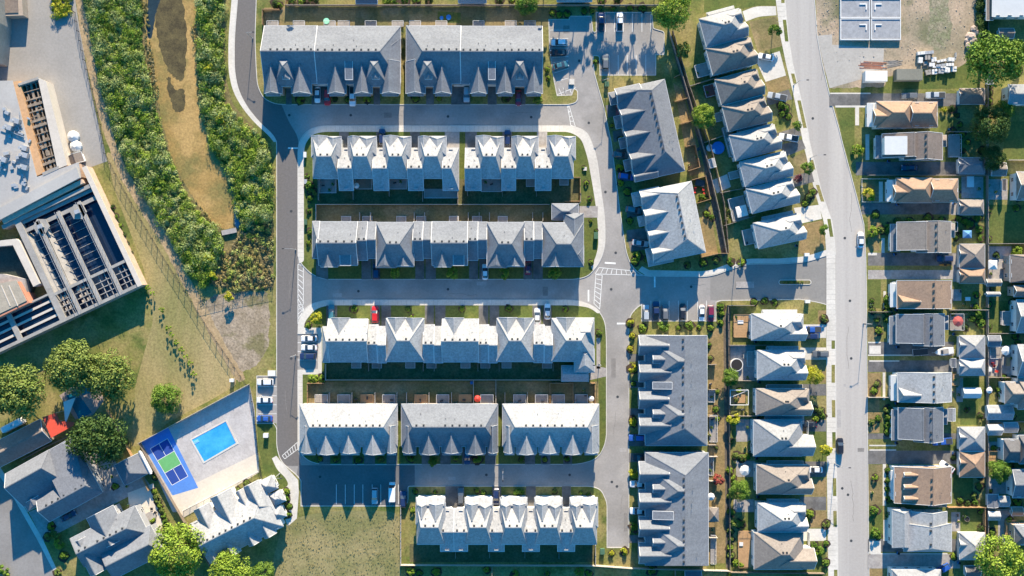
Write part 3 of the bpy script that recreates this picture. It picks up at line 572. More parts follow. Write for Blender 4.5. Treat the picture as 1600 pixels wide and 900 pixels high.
# row five: three hipped blocks
for i, (x0, x1, gs, rf, wd) in enumerate(((468,621,[(470,493),(495,529),(531,563),(567,602),(604,620)],'light','leftmost'),(627,778,[(629,650),(655,687),(690,722),(727,759),(762,778)],'grey','middle'),(785,936,[(787,804),(806,839),(841,875),(878,910),(912,936)],'light','rightmost'))):
    b = townrow(wd+' of the three hipped townhouse blocks above the bottom lane', roof=rf, ze=5.5, wall=M_beige)
    b.b(x0, 631, x1, 698, 'x', 3.9, a=20, e=20, v=True)
    for k, (a_, c_) in enumerate(gs):
        b.b(a_, 664, c_, 706.5+(k % 2)*2, 'y', 3.1, ze=5.2+.03*k); b.b(a_+1.5, 700, c_-1.5 if k else c_, 711, 'x', .8, a=3, e=3, ze=3.1, wall=False)
        if k % 2 == 0: b.b(a_+5, 697, c_-5, 708.8, 'y', 1.6, e=5, ze=5.3, wall=False)
    for k in range(4): b.d((gs[k][1]+gs[k+1][0])/2, 700.5, 'd', 2.5)
    b.done()
# row six
b = townrow('pale townhouse block of five units at the bottom under the lowest lane', roof='light', ze=5.5)
for i, (x0, x1) in enumerate(((650,696),(726,770),(781,824),(835,879),(890,934))):
    b.b(x0+1.5, 788, x1-1.5, 851, 'x', 3.7, a=8, e=9, v=True)
    b.b(x0, 777, x1, 800, 'x', 1.2, ze=5.2, a=2, e=2)
    if i % 2: b.b(x0-.3, 786, x0+24, 824, 'y', 3.0, e=14).b(x0+20, 787, x1+.4, 822, 'y', 2.7, a=4, e=10)
    else: b.b(x0-.3, 787, x0+20, 820, 'y', 2.7, a=2, e=12).b(x0+17, 786, x1+.4, 824, 'y', 3.0, e=13)
for x0, x1 in ((688,709.5),(709.5,731),(763,788),(816,843),(871,898)): b.b(x0, 794, x1, 862, 'x', 2.6, ze=4.3, v=True).d((x0+x1)/2, 794, 'u', 2.5, 4.3)
b.done()
# right-hand blocks turned to the side lane
def side(label, pv, rot, x0, y0, x1, y1, roof, gs, minis, sheds, ga, topcut=0, xr=.6, hips=(20,20), pod=(), wall=M_beige, bigs=()):
    b = townrow(label, roof=roof, ze=5.6, wall=wall, pv=pv, rot=rot)
    b.b(x0+(10 if not rot else 0), y0, x1, y1, 'y', 4.0, a=hips[0], e=hips[1], v=True, off=xr)
    for k, (ya, yb, xe, rise) in enumerate(gs): b.b(x0, ya, xe, yb, 'x', rise, a=0, e=0, ze=5.4+.02*k)
    for ya, yb in bigs: b.b(x0+12, ya, x0+86, yb, 'x', 4.45, a=46, e=20, ze=5.5)
    for (ya, yb, xa, xb) in minis: b.b(xa, ya, xb, yb, 'x', 1.0, a=0, e=5, ze=7.4, wall=True)
    for (ya, yb, xa, xb) in sheds: b.shed(xa, ya, xb, yb, 8.0, 8.8, 'r')
    for (ya, yb, xa, xb) in pod: b.b(xa, ya, xb, yb, 'x', .9, a=4, e=1, ze=3.3)
    for y in ga: b.d(x0+(10 if not rot else 0), y, 'l', 2.5)
    return b.done()
side('slate grey tilted townhouse block right of the side lane below the parking lot', (1017,202), -12.5, 975, 130, 1055, 277, 'slate',
     [(128,153,1015,2.6),(158,188,1028,3.0),(192,222,1028,3.0),(228,258,1028,3.0),(262,277.5,1012,1.9)], [], [], [155,190,225,260], xr=.66, hips=(16,34),
     pod=[(132,152,964,980),(170,190,964,978),(205,222,964,978),(240,258,964,978)])
side('white roofed tilted townhouse block right of the side lane above the middle road', (1050,345), -11.5, 1009, 290, 1092, 404, 'light',
     [(288,313,1040,2.3),(315,345,1053,2.8),(349,373,1050,2.4),(377,402,1045,2.4)], [], [], [312,346,375], xr=.66, hips=(16,26),
     pod=[(290,312,996,1014),(328,344,998,1012),(380,408,1000,1040)])
side('slate grey townhouse block right of the side lane under the visitor stalls', (0,0), 0, 998, 524, 1105, 696.5, 'grey',
     [(523.5,555,1043,3.1),(564,597,1046,3.1),(606,639,1043,3.1),(647,679,1046,3.1)], [(555,568,1020,1043),(640,653,1020,1043)], [(597,608,1020,1050)], [560,602,643,684], xr=.6, hips=(0,30), wall=M_grey, bigs=[(528,598),(611,681)])
side('grey townhouse block right of the side lane at the bottom right of the estate', (0,0), 0, 998, 707, 1107, 883.5, 'grey',
     [(721,755,1044,3.1),(765,797,1046,3.1),(807,839,1044,3.1),(848,881,1046,3.1)], [(757,770,1020,1043),(841,853,1020,1043)], [(799,812,1020,1052)], [760,801,842], xr=.6, hips=(32,6), wall=M_grey, bigs=[(727,799),(813,882)])

# detached houses west of the street
def det(label, pv, rot, x0, y0, x1, y1, roof, wall=None, fh=.55, ze=5.5, kind=0, ga='r', gy=None, porch=True):
    b = Bld('detached_house', label, 'house', pv=pv, rot=rot, roof=roof, wall=wall or M_white, ze=ze, group='detached houses along the street')
    w_, h_ = x1-x0, y1-y0; xm = x0+w_*.46
    if kind == 0:      # long pyramid and two street gables, lower one in front
        b.b(x0, y0, x0+w_*.94, y1, 'x', 4.1, a=w_*.47, e=w_*.40, v=True)
        b.b(x0+w_*.45, y0+h_*.48, x1, y1+.4, 'x', 2.6, a=16, e=0, ze=ze-.1).b(x0+w_*.5, y0+.6, x0+w_*.965, y0+h_*.58, 'x', 2.3, a=16, e=8, ze=ze+.05)
    elif kind == 1:    # hip with two dark hooded dormers to the street
        b.b(x0, y0, x1-3, y1, 'x', 4.1, a=w_*.45, e=w_*.35, v=True)
        b.b(x0+w_*.55, y0+2, x1-1, y0+h_*.45, 'x', 2.2, a=12, e=5, ze=ze+.1).b(x0+w_*.5, y0+h_*.5, x1, y1-.5, 'x', 2.4, a=14, e=0, ze=ze-.1)
    elif kind == 2:    # broad top gable, lower white wing
        b.b(x0, y0, x0+w_*.82, y1, 'x', 4.0, a=w_*.40, e=w_*.30, v=True).b(x0+w_*.35, y0+h_*.42, x1, y1-.7, 'x', 3.0, a=18, e=0, ze=ze-.15)
    if porch: b.b(x0+w_*.2, y0-6, x0+w_*.85, y0+6, 'x', .8, a=2, e=2, ze=3.1)
    b.d(x1, gy if gy else y0+h_*.3, 'r', 4.8 if h_ > 42 else 2.5)
    return b.done()
det('pale grey hipped house at the top beside the curving driveway', (1130,40), -15, 1096, 20, 1164, 66, 'mid', kind=1)
det('taupe hipped house second from the top left of the street', (1141,88), -15, 1107, 66, 1180, 110, 'taupe', kind=1)
b = Bld('semi_detached_house', 'taupe semi-detached pair left of the street with silver pickup parked in front', 'house', pv=(1160,155), rot=-15, roof='taupe', ze=5.5, group='detached houses along the street')
for y0 in (114, 157): b.b(1126, y0, 1192, y0+42, 'x', 4.0, a=30, e=24, v=True).b(1160, y0+2, 1194, y0+18, 'x', 1.9, a=10, e=6).b(1156, y0+19, 1196, y0+42.5, 'x', 2.3, a=14)
b.d(1194, 148, 'r').d(1194, 165, 'r').done()
det('pale blue-grey hipped house left of the street beside the white pickup', (1180,222), -15, 1143, 201, 1217, 243, 'mid', kind=1)
b = Bld('semi_detached_house', 'white roofed semi-detached pair halfway up the street', 'house', pv=(1200,285), rot=-14, roof='light', ze=5.5, group='detached houses along the street')
for y0 in (243, 286): b.b(1164, y0, 1236, y0+41, 'x', 4.0, a=32, e=26, v=True).b(1200, y0+2, 1238, y0+18, 'x', 2.0, a=10, e=6).b(1196, y0+19, 1240, y0+41.6, 'x', 2.4, a=14)
b.d(1238, 278, 'r').d(1238, 294, 'r').done()
det('white roofed house at the corner above the entrance road', (1218,361), -12, 1180, 340, 1256, 382, 'light', kind=1)
det('pale hipped house below the entrance road with timber deck behind', (0,0), 0, 1174, 490, 1258, 532, 'light', kind=0)
det('pale hipped house above the yellow-green tree beside its driveway', (0,0), 0, 1183, 547, 1259, 594, 'light', kind=1)
det('taupe hipped house third below the entrance road', (0,0), 0, 1181, 607, 1267, 649, 'taupe', kind=0)
det('pale house with broad white wing and black car in its drive', (0,0), 0, 1177, 656, 1270, 713, 'mid', kind=2)
det('taupe hipped house with white sedan in its driveway', (0,0), 0, 1182, 726, 1268, 772, 'taupe', kind=0)
det('pale small hipped house between two grey ones near the bottom', (0,0), 0, 1184, 786, 1260, 831, 'light', kind=1)
det('taupe house lowest in the column left of the street', (0,0), 0, 1178, 832, 1272, 890, 'taupe', kind=2, porch=False)

# houses and garages east of the street
def east(label, x0, y0, x1, y1, roof, kind=0, porch='white', ze=4.9, wall=M_white):
    b = Bld('detached_house', label, 'house', roof=roof, wall=wall, ze=ze, group='houses east of the street')
    h_ = y1-y0; w_ = x1-x0
    if kind == 0:      # cross-gabled with lower back wing
        b.b(x0+14, y0+1, x0+w_*.64, y1, 'x', 3.6, a=20, e=20, v=False).b(x0+9, y0+h_*.3, x0+w_*.5, y0+h_*.92, 'x', 2.4, e=0, a=0, ze=ze+.1)
        b.b(x0+w_*.60, y0+2, x1, y1-1, 'x', 2.8, a=0, e=16, ze=ze-.3)
    elif kind == 1:    # plain north-south ridge, two halves
        b.b(x0+10, y0+1, x0+w_*.62, y1-4, 'y', 3.0, v=False, off=.75).b(x0+w_*.40, y0, x1-6, y1, 'y', 3.2, v=True, ze=ze+.1).b(x1-14, y0+3, x1, y0+h_*.5, 'x', 1.2, e=3, ze=3.0)
    elif kind == 2:    # low wide roof with ridge along the plot and small dormer
        b.b(x0+10, y0, x1, y1, 'y', 3.3, v=True, off=.62).b(x0+12, y0+h_*.5, x0+w_*.45, y1+.5, 'x', 2.3, a=4, e=0)
    if 'white panel' in label: b.shed(1383, 213, 1417, 241, 7.6, 8.0, 'r', 'white')
    if porch: b.b(x0, y0+4, x0+15, y1-2, 'y', .7, a=1, e=1, ze=2.9, roof=porch)
    return b.done()
east('tan roofed house right of the street below the storage containers', 1355, 157, 1465, 200, 'tan', 0)
east('brown roofed house with white panel on its roof', 1368, 208, 1479, 250, 'brown', 1, porch='grey')
east('tan roofed house with white porch roof and round shrub in front yard', 1386, 277, 1497, 317, 'tan', 0)
east('taupe gabled house opposite the white car parked on the street', 1391, 346, 1492, 395, 'taupe', 1, porch='grey')
east('tan roofed house right of the traffic island', 1391, 438, 1487, 482, 'tan', 2)
east('grey gabled house with red umbrella deck behind', 1390, 490, 1482, 540, 'slate', 1, porch='grey')
east('white roofed house below the boat and trailer', 1392, 582, 1487, 628, 'light', 2)
east('grey gabled house below the white roofed one right of the street', 1393, 636, 1480, 690, 'slate', 1, porch='grey')
b = Bld('detached_house', 'tan house with three small dormers facing the street', 'house', roof='tan', ze=4.9, group='houses east of the street')
b.b(1397, 729, 1487, 786, 'y', 3.4, v=True, off=.6, e=0).b(1451, 776, 1479, 792, 'y', 1.4, e=4)
for y in (738, 757, 775): b.b(1412, y, 1438, y+8, 'x', .9, ze=6.4, e=6)
b.b(1392, 735, 1400, 780, 'y', .6, a=1, e=1, ze=2.9, roof='white'); b.done()
b = Bld('detached_house', 'large pale house with broken roofline below the tan dormered one', 'house', roof='light', ze=4.9, group='houses east of the street')
b.b(1394, 796, 1424, 856, 'y', 2.2, a=4, e=4).b(1421, 799, 1480, 830, 'y', 3.2, v=True).b(1412, 818, 1487, 862, 'y', 3.5, a=2, e=10, v=True, ze=5.1).done()
Bld('detached_house', 'pale roofed house cut by the bottom edge right of the street', 'house', roof='mid', ze=4.9, group='houses east of the street').b(1394, 890, 1470, 940, 'x', 3.2, a=20, e=20).done()
def gar(label, x0, y0, x1, y1, roof, kind='h', ax='y', cat='garage', name='garage', ze=2.7, rise=2.2, door='l', wall=M_white, g='garages behind the houses east of the street'):
    b = Bld(name, label, cat, roof=roof, wall=wall, ze=ze, group=g, win=False, vents=False); h_, w_ = y1-y0, x1-x0
    i = min(h_, w_)/2*(.92 if kind == 'h' else 0)
    b.b(x0, y0, x1, y1, ax, rise, a=i, e=i)
    if kind == 'h' and h_ > 18 and door == 'l': b.b(x0-.5, y0+h_*.22, x0+w_*.4, y0+h_*.6, 'x', 1.2, ze=ze-.1, wall=False)
    if door: b.d(x0 if door == 'l' else x1, (y0+y1)/2, door, 2.5)
    return b.done()
gar('small brown hipped garage right of the storage containers', 1499, 138, 1539, 163, 'brown', ax='x')
gar('grey garage behind the brown roofed house', 1498, 246, 1539, 272, 'slate', ax='x')
gar('taupe garage behind the tan roofed house with round shrub', 1499, 312, 1537, 336, 'taupe', ax='x')
gar('upper taupe garage of the joined pair behind the gabled house', 1499, 381, 1539, 419, 'taupe')
gar('lower tan garage of the joined pair by the lane fence', 1499, 419.6, 1539, 443, 'tan', ax='x')
gar('upper grey garage of the joined pair beside the boat', 1499, 524, 1539, 560, 'mid')
gar('lower white garage of the joined pair beside the boat', 1499, 560.6, 1539, 587, 'light', ax='x')
gar('white gabled garden shed with lattice beside it in back yard', 1505, 606, 1532, 622, 'white', kind='g', ax='x', cat='shed', name='shed', door=None, ze=2.2, rise=.9, g=None)
gar('grey garage below the dark lawn shed, upper of its pair', 1499, 667, 1539, 705, 'mid')
gar('tan garage behind the tan dormered house, lower of its pair', 1499, 705.6, 1539, 746, 'tan')
gar('pale garage at the bottom right with white front gable', 1499, 832, 1539, 875, 'light')
gar('small grey lean-to shed behind the grey gabled house', 1481, 638, 1493, 658, 'mid', kind='g', cat='shed', name='shed', door=None, ze=2.2, rise=.6, g=None)
# far right column, back yards of the next street
def far(label, blocks, roof, wall=M_white, ze=4.8):
    b = Bld('detached_house', label, 'house', roof=roof, wall=wall, ze=ze, group='houses at the right edge', vents=False)
    for bl in blocks: b.b(*bl[:5], bl[5], a=bl[6] if len(bl) > 6 else 0, e=bl[7] if len(bl) > 7 else 0)
    return b.done()
b = Bld('workshop_building', 'white flat roofed building cut by the top right corner', 'building', roof='white', ze=4.5, vents=False); b.b(1550, -30, 1660, 26, 'x', .25).b(1541, -20, 1552, 32, 'y', .5, ze=3.2, roof='brown').done()
far('pale shed roofed house partly under the big tree at right edge', [(1575,132,1640,163,'x',1.2)], 'mid')
far('white walled house with grey slope beside the dark square lawn', [(1588,268,1650,313,'x',3.0,0,0)], 'taupe')
far('red-brown roofed house at right edge beside the cluttered patio', [(1578,398,1640,441,'y',2.6,6,6)], 'brown', M_tanw)
far('pale house with small deck above the fenced patio at right edge', [(1588,468,1660,520,'x',3.0)], 'mid')
far('white house behind the red patio chairs at right edge', [(1590,538,1660,590,'x',3.0)], 'mid')
far('grey-beige house with garden beds at right edge', [(1570,596,1612,632,'x',2.4,8,8),(1590,590,1660,640,'x',3.0,8,8)], 'taupe')
far('dark grey house with skylight at right edge', [(1568,686,1594,722,'x',2.0,6,6),(1592,680,1660,725,'x',2.8,8,8)], 'dark')
far('blue-grey house below the round tree at right edge', [(1582,734,1660,778,'x',1.8)], 'slate')
far('maroon trimmed house at right edge above the big tree', [(1585,820,1660,852,'x',2.4,8,0)], 'slate', M_tanw)
def shed(label, x0, y0, x1, y1, roof, ax='x', rise=.8, ze=2.2, wall=M_white, pv=(0,0), rot=0):
    b = Bld('shed', label, 'shed', roof=roof, wall=wall, ze=ze, vents=False, win=False, pv=pv, rot=rot, group='garden sheds'); b.b(x0, y0, x1, y1, ax, rise); 
    return b.done()
shed('grey shed above the shaded lawn by the lane fence at right', 1543, 524, 1563, 541, 'slate')
shed('taupe shed beside the patio with red-brown house behind', 1541, 436, 1564, 447, 'taupe')
shed('blue-grey shed under the taupe one by the lane fence', 1541, 456, 1562, 463, 'mid')
shed('long pale garden shed near right edge below the flower beds', 1542, 633, 1582, 656, 'light', ax='x', rise=1.2)
shed('white gabled shed with dark lower slope near the right fence', 1543, 663, 1565, 680, 'light', ax='x', rise=1.2)
shed('blue-grey shed beside the fenced yard below the round tree', 1543, 772, 1560, 793, 'slate', ax='y')
shed('small grey shed right of the blue-grey one', 1561, 775, 1577, 792, 'mid', ax='x')
shed('small white hipped playhouse by the lane fence near the bottom', 1544, 799, 1562, 813, 'light', ax='x')
shed('taupe shed at the back of the square green lawn', 1549, 254, 1572, 275, 'taupe', ax='x')
shed('small green-grey shed in the yard of the pale corner house', 1108, 248, 1118, 262, 'mid', ax='y', pv=(1113,255), rot=-14)

shed('small brown shed right of the workshop yard at top right', 1560, 44, 1584, 60, 'brown', ax='x')
shed('narrow grey shed along the lane fence above the paved yard', 1543, 118, 1552, 132, 'slate', ax='y')
shed('low brown lean-to at the corner of the paved far right yard', 1566, 280, 1573, 298, 'brown', ax='y')
shed('grey shed in the corner below the red umbrella yard', 1486, 560, 1494, 574, 'slate', ax='y')
shed('pale shed under the long pale one at the right edge', 1568, 660, 1590, 676, 'mid', ax='x')
shed('small tan shed in the yard right of the blue-grey shed', 1580, 792, 1598, 806, 'tan', ax='x')
shed('dark shed at the bottom edge beside the big corner tree', 1508, 884, 1532, 902, 'dark', ax='x')
far('brown roofed house at right edge under the paved driveway', [(1584,446,1660,464,'x',1.8)], 'brown', M_tanw)
# lower left houses and the pool house
b = Bld('detached_house', 'large dark roofed house with two long slopes beside the lower left street', 'house', pv=(88,752), rot=-29, roof='slate', ze=5.0, wall=M_grey)
b.b(24, 703, 102, 763, 'x', 4.3, a=0, e=14, off=.65).b(86, 703.5, 143, 802, 'x', 3.1, a=4, e=12, off=.22).b(48, 757, 142.5, 802.5, 'x', 3.05, a=0, e=11, off=.49, v=True).b(26, 758, 60, 772, 'y', 1.4, a=0, e=4).done()
b = Bld('detached_house', 'grey roofed house with many gables beside the backyard patio', 'house', pv=(175,845), rot=-27, roof='grey', ze=5.2, wall=M_grey)
b.b(118, 812, 232, 862, 'x', 3.8, a=8, e=20, v=True).b(155, 796, 202, 850, 'y', 3.4, a=0, e=0).b(120, 820, 150, 880, 'y', 2.8, e=0).b(150, 850, 240, 900, 'x', 3.2, e=10, a=6).done()
b = Bld('garage', 'grey roofed garage with white side wall behind the dark roofed house', 'garage', pv=(204,733), rot=-27, roof='slate', ze=3.0, vents=False, win=False)
b.b(184, 716, 226, 752, 'y', 2.2, a=0, e=14).b(227, 714, 231, 754, 'y', .2, ze=3.3, roof='white').done()
b = Bld('detached_house', 'long low brown roofed house with red end at the left edge', 'house', pv=(40,692), rot=-27, roof='brown', ze=3.6, wall=M_tanw, vents=False)
b.b(-60, 669, 78, 708, 'x', 2.6, e=0).done()
b = Bld('pool_house', 'white roofed amenity building with many gables beside the pool deck', 'pool house', pv=(372,815), rot=-27, roof='light', ze=4.6)
b.b(303, 784, 432, 854, 'x', 4.4, a=6, e=28, v=True)
for x0, x1, y0, rr, a_ in ((318,346,768,2.4,0),(350,386,763,3.5,0),(390,404,772,1.6,8),(404,430,771,2.8,10)): b.b(x0, y0, x1, 818, 'y', rr, a=0, e=a_)
for x0, x1 in ((307,327),(334,356),(370,392),(397,418)): b.b(x0, 824, x1, 858, 'y', 2.2, e=0)
b.b(428, 774, 452, 797, 'x', 1.9, a=11, e=11, ze=3.8).b(433, 800, 454, 820, 'x', 1.7, a=9, e=9, ze=3.7).b(424, 822, 444, 842, 'x', 1.7, a=9, e=9, ze=3.9)
b.done()
# roof slopes seen along the top edge
shed('pale roofed garden building behind the top fence, upper centre', 556, -10, 590, 6, 'slate', ze=2.8)
shed('pale shed roof with dark fittings behind the top fence', 716, -8, 760, 5, 'mid', ze=2.8)
shed('pale roof edge behind the top fence right of centre', 870, -10, 925, 3, 'light', ze=2.8)
shed('grey shed roof at the bottom edge behind the end block', 1070, 892, 1096, 906, 'slate')
# ---------------------------------------------------------------- water treatment works at the left
M_tankc = mat('tank_concrete', (.30,.285,.265), var=.12, scale=1.2, col2=(.24,.23,.215))
M_tankw = mat('tank_water', (.012,.025,.055), rough=.12, var=.2, scale=.7, spec=.6)
M_cream = mat('cream_parapet', (.50,.45,.39), var=.08, scale=1.2)
t = thing('water_tank_building', 'open-topped concrete settling tanks of the treatment works with dark water and walkways', 'treatment tanks', W(130,420,0)+Vector((0,0,G)))
TZ = 4.6; O = Vector((222,445)); A_ = Vector((-.904,.428)); B_ = Vector((-.424,-.905))
def tp(a, b_, z=TZ): p = O+A_*a+B_*b_; return W(p.x, p.y, TZ).xy.to_3d()+Vector((0,0,z))
def child(mb, name, m, **kw):
    o = mb.build(name, m, t, **kw); o.location = -t.location; return o
def quadbox(mb, a0, b0, a1, b1, z0, z1): mb.prism([tuple(tp(*q).xy) for q in ((a0,b0),(a1,b0),(a1,b1),(a0,b1))], z0, z1)
m = MB(); quadbox(m, 0, 0, 7, 205, G, TZ); child(m, 'wall', M_tanw)
m = MB(); quadbox(m, -.4, -.4, 7.4, 205.4, TZ, TZ+.25); child(m, 'parapet', M_cream)
m = MB(); quadbox(m, 7, 0, 262, 5, G, TZ); quadbox(m, 130, 5, 140, 172, G, TZ-.02); quadbox(m, 7, 172, 160, 178, G, TZ+.01); child(m, 'wall', M_tankc)
for a in (33, 69, 104): 
    m = MB(); quadbox(m, a-1.0, 5, a+5, 160, TZ-.5, TZ); child(m, 'walkway', M_tankc)
    m = MB()
    for s_ in (-1.2, 5.2):
        m.bar(tp(a+s_, 5, TZ+1), tp(a+s_, 160, TZ+1), .08, .08)
        for b_ in range(6, 160, 10): m.bar(tp(a+s_, b_, TZ), tp(a+s_, b_, TZ+1), .06, .06)
    child(m, 'railing', M_galv)
m = MB(); quadbox(m, 7, 43, 131, 47.5, TZ-.4, TZ+.02); child(m, 'walkway', M_tankc)
m = MB(); quadbox(m, 7, 152, 130, 158, TZ-.9, TZ-.6); quadbox(m, 7, 166, 130, 171, TZ-.9, TZ-.6); child(m, 'channel_wall', M_tankc)
m = MB(); quadbox(m, 7, 5, 130, 172, G, 2.4); child(m, 'tank_water', M_tankw)
M_sl = mat('launder_floor', (.20,.19,.17), var=.2)
m = MB()
for a0, a1 in ((109,130),(74,103)):      # sloping tank floors catching the sun
    m.add([tp(a1,48,3.9), tp(a1,150,3.6), tp(a1-5,150,2.46), tp(a1-11,48,2.46)], [(0,3,2,1)])
child(m, 'tank_floor', M_tankc)
m = MB()
for a0, a1 in ((8,31),(38,67),(74,102),(109,130)):
    for b_ in range(56, 150, 13):
        if a0 < 30: continue
        m.bar(tp(a0, b_, 3.0), tp(a1, b_, 3.0), .14, .2)
    for k in (1, 2): m.bar(tp(a0+(a1-a0)*k/3, 6, 3.9), tp(a0+(a1-a0)*k/3, 43, 3.9), .22, .2)
    for b_ in (14, 23, 32): m.bar(tp(a0, b_, 4.0), tp(a1, b_, 4.0), .22, .2)
child(m, 'cross_beam', M_tankc, kind='stuff')
for a0, a1 in ((38,66),(74,101),(109,129)):
    m = MB()
    for k in range(3):
        for b_ in (18, 27, 37): quadbox(m, a0+2+k*(a1-a0)/3, b_-3, a0+(k+.6)*(a1-a0)/3, b_+1, 2.4, 3.9)
    if a0 > 60: child(m, 'baffle', mat('baffle_concrete', (.45,.36,.27), var=.2), kind='stuff')
for a, b_ in ((42,146),(104,150)):
    m = MB(); p = tp(a, b_, 0); m.cyl(p.x, p.y, TZ-.35, 2.6, 2.6, .35, 6); child(m, 'drive_platform', M_tankc)
    m = MB(); m.box(p.x, p.y, TZ, 1.6, 1.2, 1.0, .4); child(m, 'drive_motor', M_galv)
# lower left cells with long pipes
m = MB(); quadbox(m, 140, 5, 262, 48, G, 2.6); child(m, 'tank_water', M_tankw)
m = MB(); quadbox(m, 140, 48, 262, 51, G, TZ-.03); quadbox(m, 205, 5, 213, 48, TZ-.6, TZ); child(m, 'wall', M_tankc)
m = MB()
for b_ in (15, 27, 39): m.bar(tp(140, b_, 3.8), tp(262, b_, 3.8), .7, .4)
child(m, 'cross_beam', M_cream)
# channel building with tan and white walls
t2 = t; t = thing('screening_channel', 'long open concrete channel between an orange brick wall and a white wall', 'treatment channel', W(65,200,0)+Vector((0,0,G)))
CZ = 5.0
def px(pts, z): return [tuple(W(x, y, z).xy) for x, y in pts]
m = MB(); m.prism(px([(20,128),(30,126),(68,270),(57,275)], CZ), G, CZ); child(m, 'wall', mat('orange_brick', (.50,.30,.16), var=.15, scale=2))
m = MB(); m.prism(px([(59,121),(72,127),(105,258),(90,264)], CZ), G, CZ+.1); child(m, 'wall', M_cream)
m = MB(); m.prism(px([(28,131),(60,120),(61,124),(30,134)], CZ), G, CZ+.2); m.prism(px([(66,270),(92,259),(92,264),(68,275)], CZ), G, CZ+.2); child(m, 'wall', M_tankc)
m = MB(); m.prism(px([(30,132),(60,124),(90,262),(67,271)], 1.6), G, 1.6); child(m, 'channel_floor', mat('channel_rust', (.22,.15,.07), var=.45, scale=1.5, scale2=.5, col2=(.06,.05,.04)))
m = MB()
for k in range(3):
    f = .25+.25*k; a0 = Vector((30,132)).lerp(Vector((60,124)), f); a1 = Vector((67,271)).lerp(Vector((90,262)), f)
    m.bar(Vector((*W(*a0, CZ).xy, 3.9)), Vector((*W(*a1, CZ).xy, 3.9)), .7 if k == 1 else .3, .4)
for k in range(1, 12):
    f = k/12+random.uniform(-.02,.02); a0 = Vector((30,132)).lerp(Vector((67,271)), f); a1 = Vector((60,124)).lerp(Vector((90,262)), f)
    m.bar(Vector((*W(*a0, CZ).xy, 4.2)), Vector((*W(*a1, CZ).xy, 4.2)), random.choice((.2,.4,.8)), .3)
for i in range(60):
    a0 = Vector((32,134)).lerp(Vector((68,268)), random.random()); q_ = a0+Vector((random.uniform(2,22),0)); q_ = W(q_.x, q_.y, CZ); m.box(q_.x, q_.y, 1.6, random.uniform(.3,1.3), random.uniform(.3,1.8), random.uniform(.6,2.6), .25)
child(m, 'gantry', mat('rusty_steel', (.26,.21,.16), var=.35, scale=2), kind='stuff')
# flat roofed building
t = thing('treatment_building', 'large flat pale grey roof of the treatment works with rooftop fans and a shaded step', 'building', W(30,280,0)+Vector((0,0,G)))
FZ = 5.0
m = MB(); m.prism(px([(-300,132),(19,128),(57,278),(122,255),(126,276),(4,338),(-300,470)], FZ), G, FZ); child(m, 'wall', M_tanw)
m = MB(); m.prism(px([(-300,130),(20,126),(58,276.5),(123,253.5),(127,277.5),(4,340),(-300,472)], FZ), FZ, FZ+.12); child(m, 'roof', RF['flat'])
m = MB(); m.prism(px([(0,326),(122,262),(127,278),(0,345)], FZ), FZ+.1, FZ+1.0); child(m, 'roof', RF['flat'])
m = MB(); m.prism(px([(3,343),(128,280),(131,286),(6,350)], FZ), G, FZ+.2); child(m, 'parapet', M_tanw)
for x, y in ((40,232),(41,243),(40,262),(16,200),(28,190),(8,250)):
    m = MB(); p = W(x, y, FZ); m.box(p.x, p.y, FZ+.1, 2.2, 1.5, 1.5, -.3); m.cyl(p.x-1, p.y, FZ+1.6, .5, .5, .3, 10); child(m, 'rooftop_fan', M_galv)
m = MB()
for i in range(5):
    p, q = W(2+i*7, 200+i*3, FZ), W(40-i*2, 215-i*10, FZ); m.bar(Vector((p.x,p.y,FZ+.6)), Vector((q.x,q.y,FZ+.6)), .22, .22)
for i in range(26):
    q_ = W(random.uniform(2,52), random.uniform(170,300), FZ); m.box(q_.x, q_.y, FZ+.1, random.uniform(.4,1.6), random.uniform(.4,1.2), random.uniform(.3,1.0), random.choice((-.45,.2)))
child(m, 'pipework', M_galv, kind='stuff')
t = thing('treatment_building', 'small building with tan striped roof panels and red edge beside the settling tanks', 'building', W(20,465,0)+Vector((0,0,G)))
m = MB(); m.prism(px([(-60,455),(28,440),(46,473),(0,495),(-60,520)], 6.4), G, 6.4); child(m, 'wall', mat('salmon_wall', (.45,.20,.13), var=.1))
m = MB(); m.prism(px([(-60,453),(26,438),(42,470),(0,490),(-60,515)], 6.4), 6.4, 6.6); child(m, 'roof', mat('tan_panel_roof', (.34,.30,.24), var=.15, scale=2))
m = MB()
for x in (-20, 2, 14): 
    p, q = W(x, 446, 6.6), W(x+14, 478, 6.6); m.bar(Vector((p.x,p.y,6.65)), Vector((q.x,q.y,6.65)), .3, .12)
child(m, 'roof_seam', M_cream)
t = thing('settling_basin', 'low round-cornered green basin with cream rim beside the settling tanks', 'basin', W(25,410,0)+Vector((0,0,G)))
m = MB(); m.prism(px([(-40,380),(25,373),(30,377),(62,443),(52,448),(20,383),(-40,388)], 5), G, 5.0); child(m, 'rim', M_cream)
m = MB(); m.prism(px([(-40,386),(22,383),(52,446),(45,470),(-40,480)], 2), G, 2.0); child(m, 'basin_water', mat('green_sludge', (.05,.06,.045), var=.4, scale=1.0, scale2=.3, rough=.3))
m = MB(); m.prism(px([(-40,428),(5,428),(40,436),(45,470),(-40,480)], 4), G, 4.4); child(m, 'deck', M_patio)
t = thing('small_hut', 'small brown roofed hut cut by the top left corner', 'hut', W(15,10,0)+Vector((0,0,G)))
m = MB(); m.prism(px([(-30,-20),(33,-20),(36,24),(-30,26)], 3.5), G, 3.5); child(m, 'wall', M_beige)
m = MB(); m.prism(px([(-30,-20),(27,-20),(29,20),(-30,22)], 3.5), 3.5, 3.7); child(m, 'roof', RF['brown'])
t = thing('treatment_building', 'plain grey roofed building at the left edge above the flat roof', 'building', W(5,65,0)+Vector((0,0,G)))
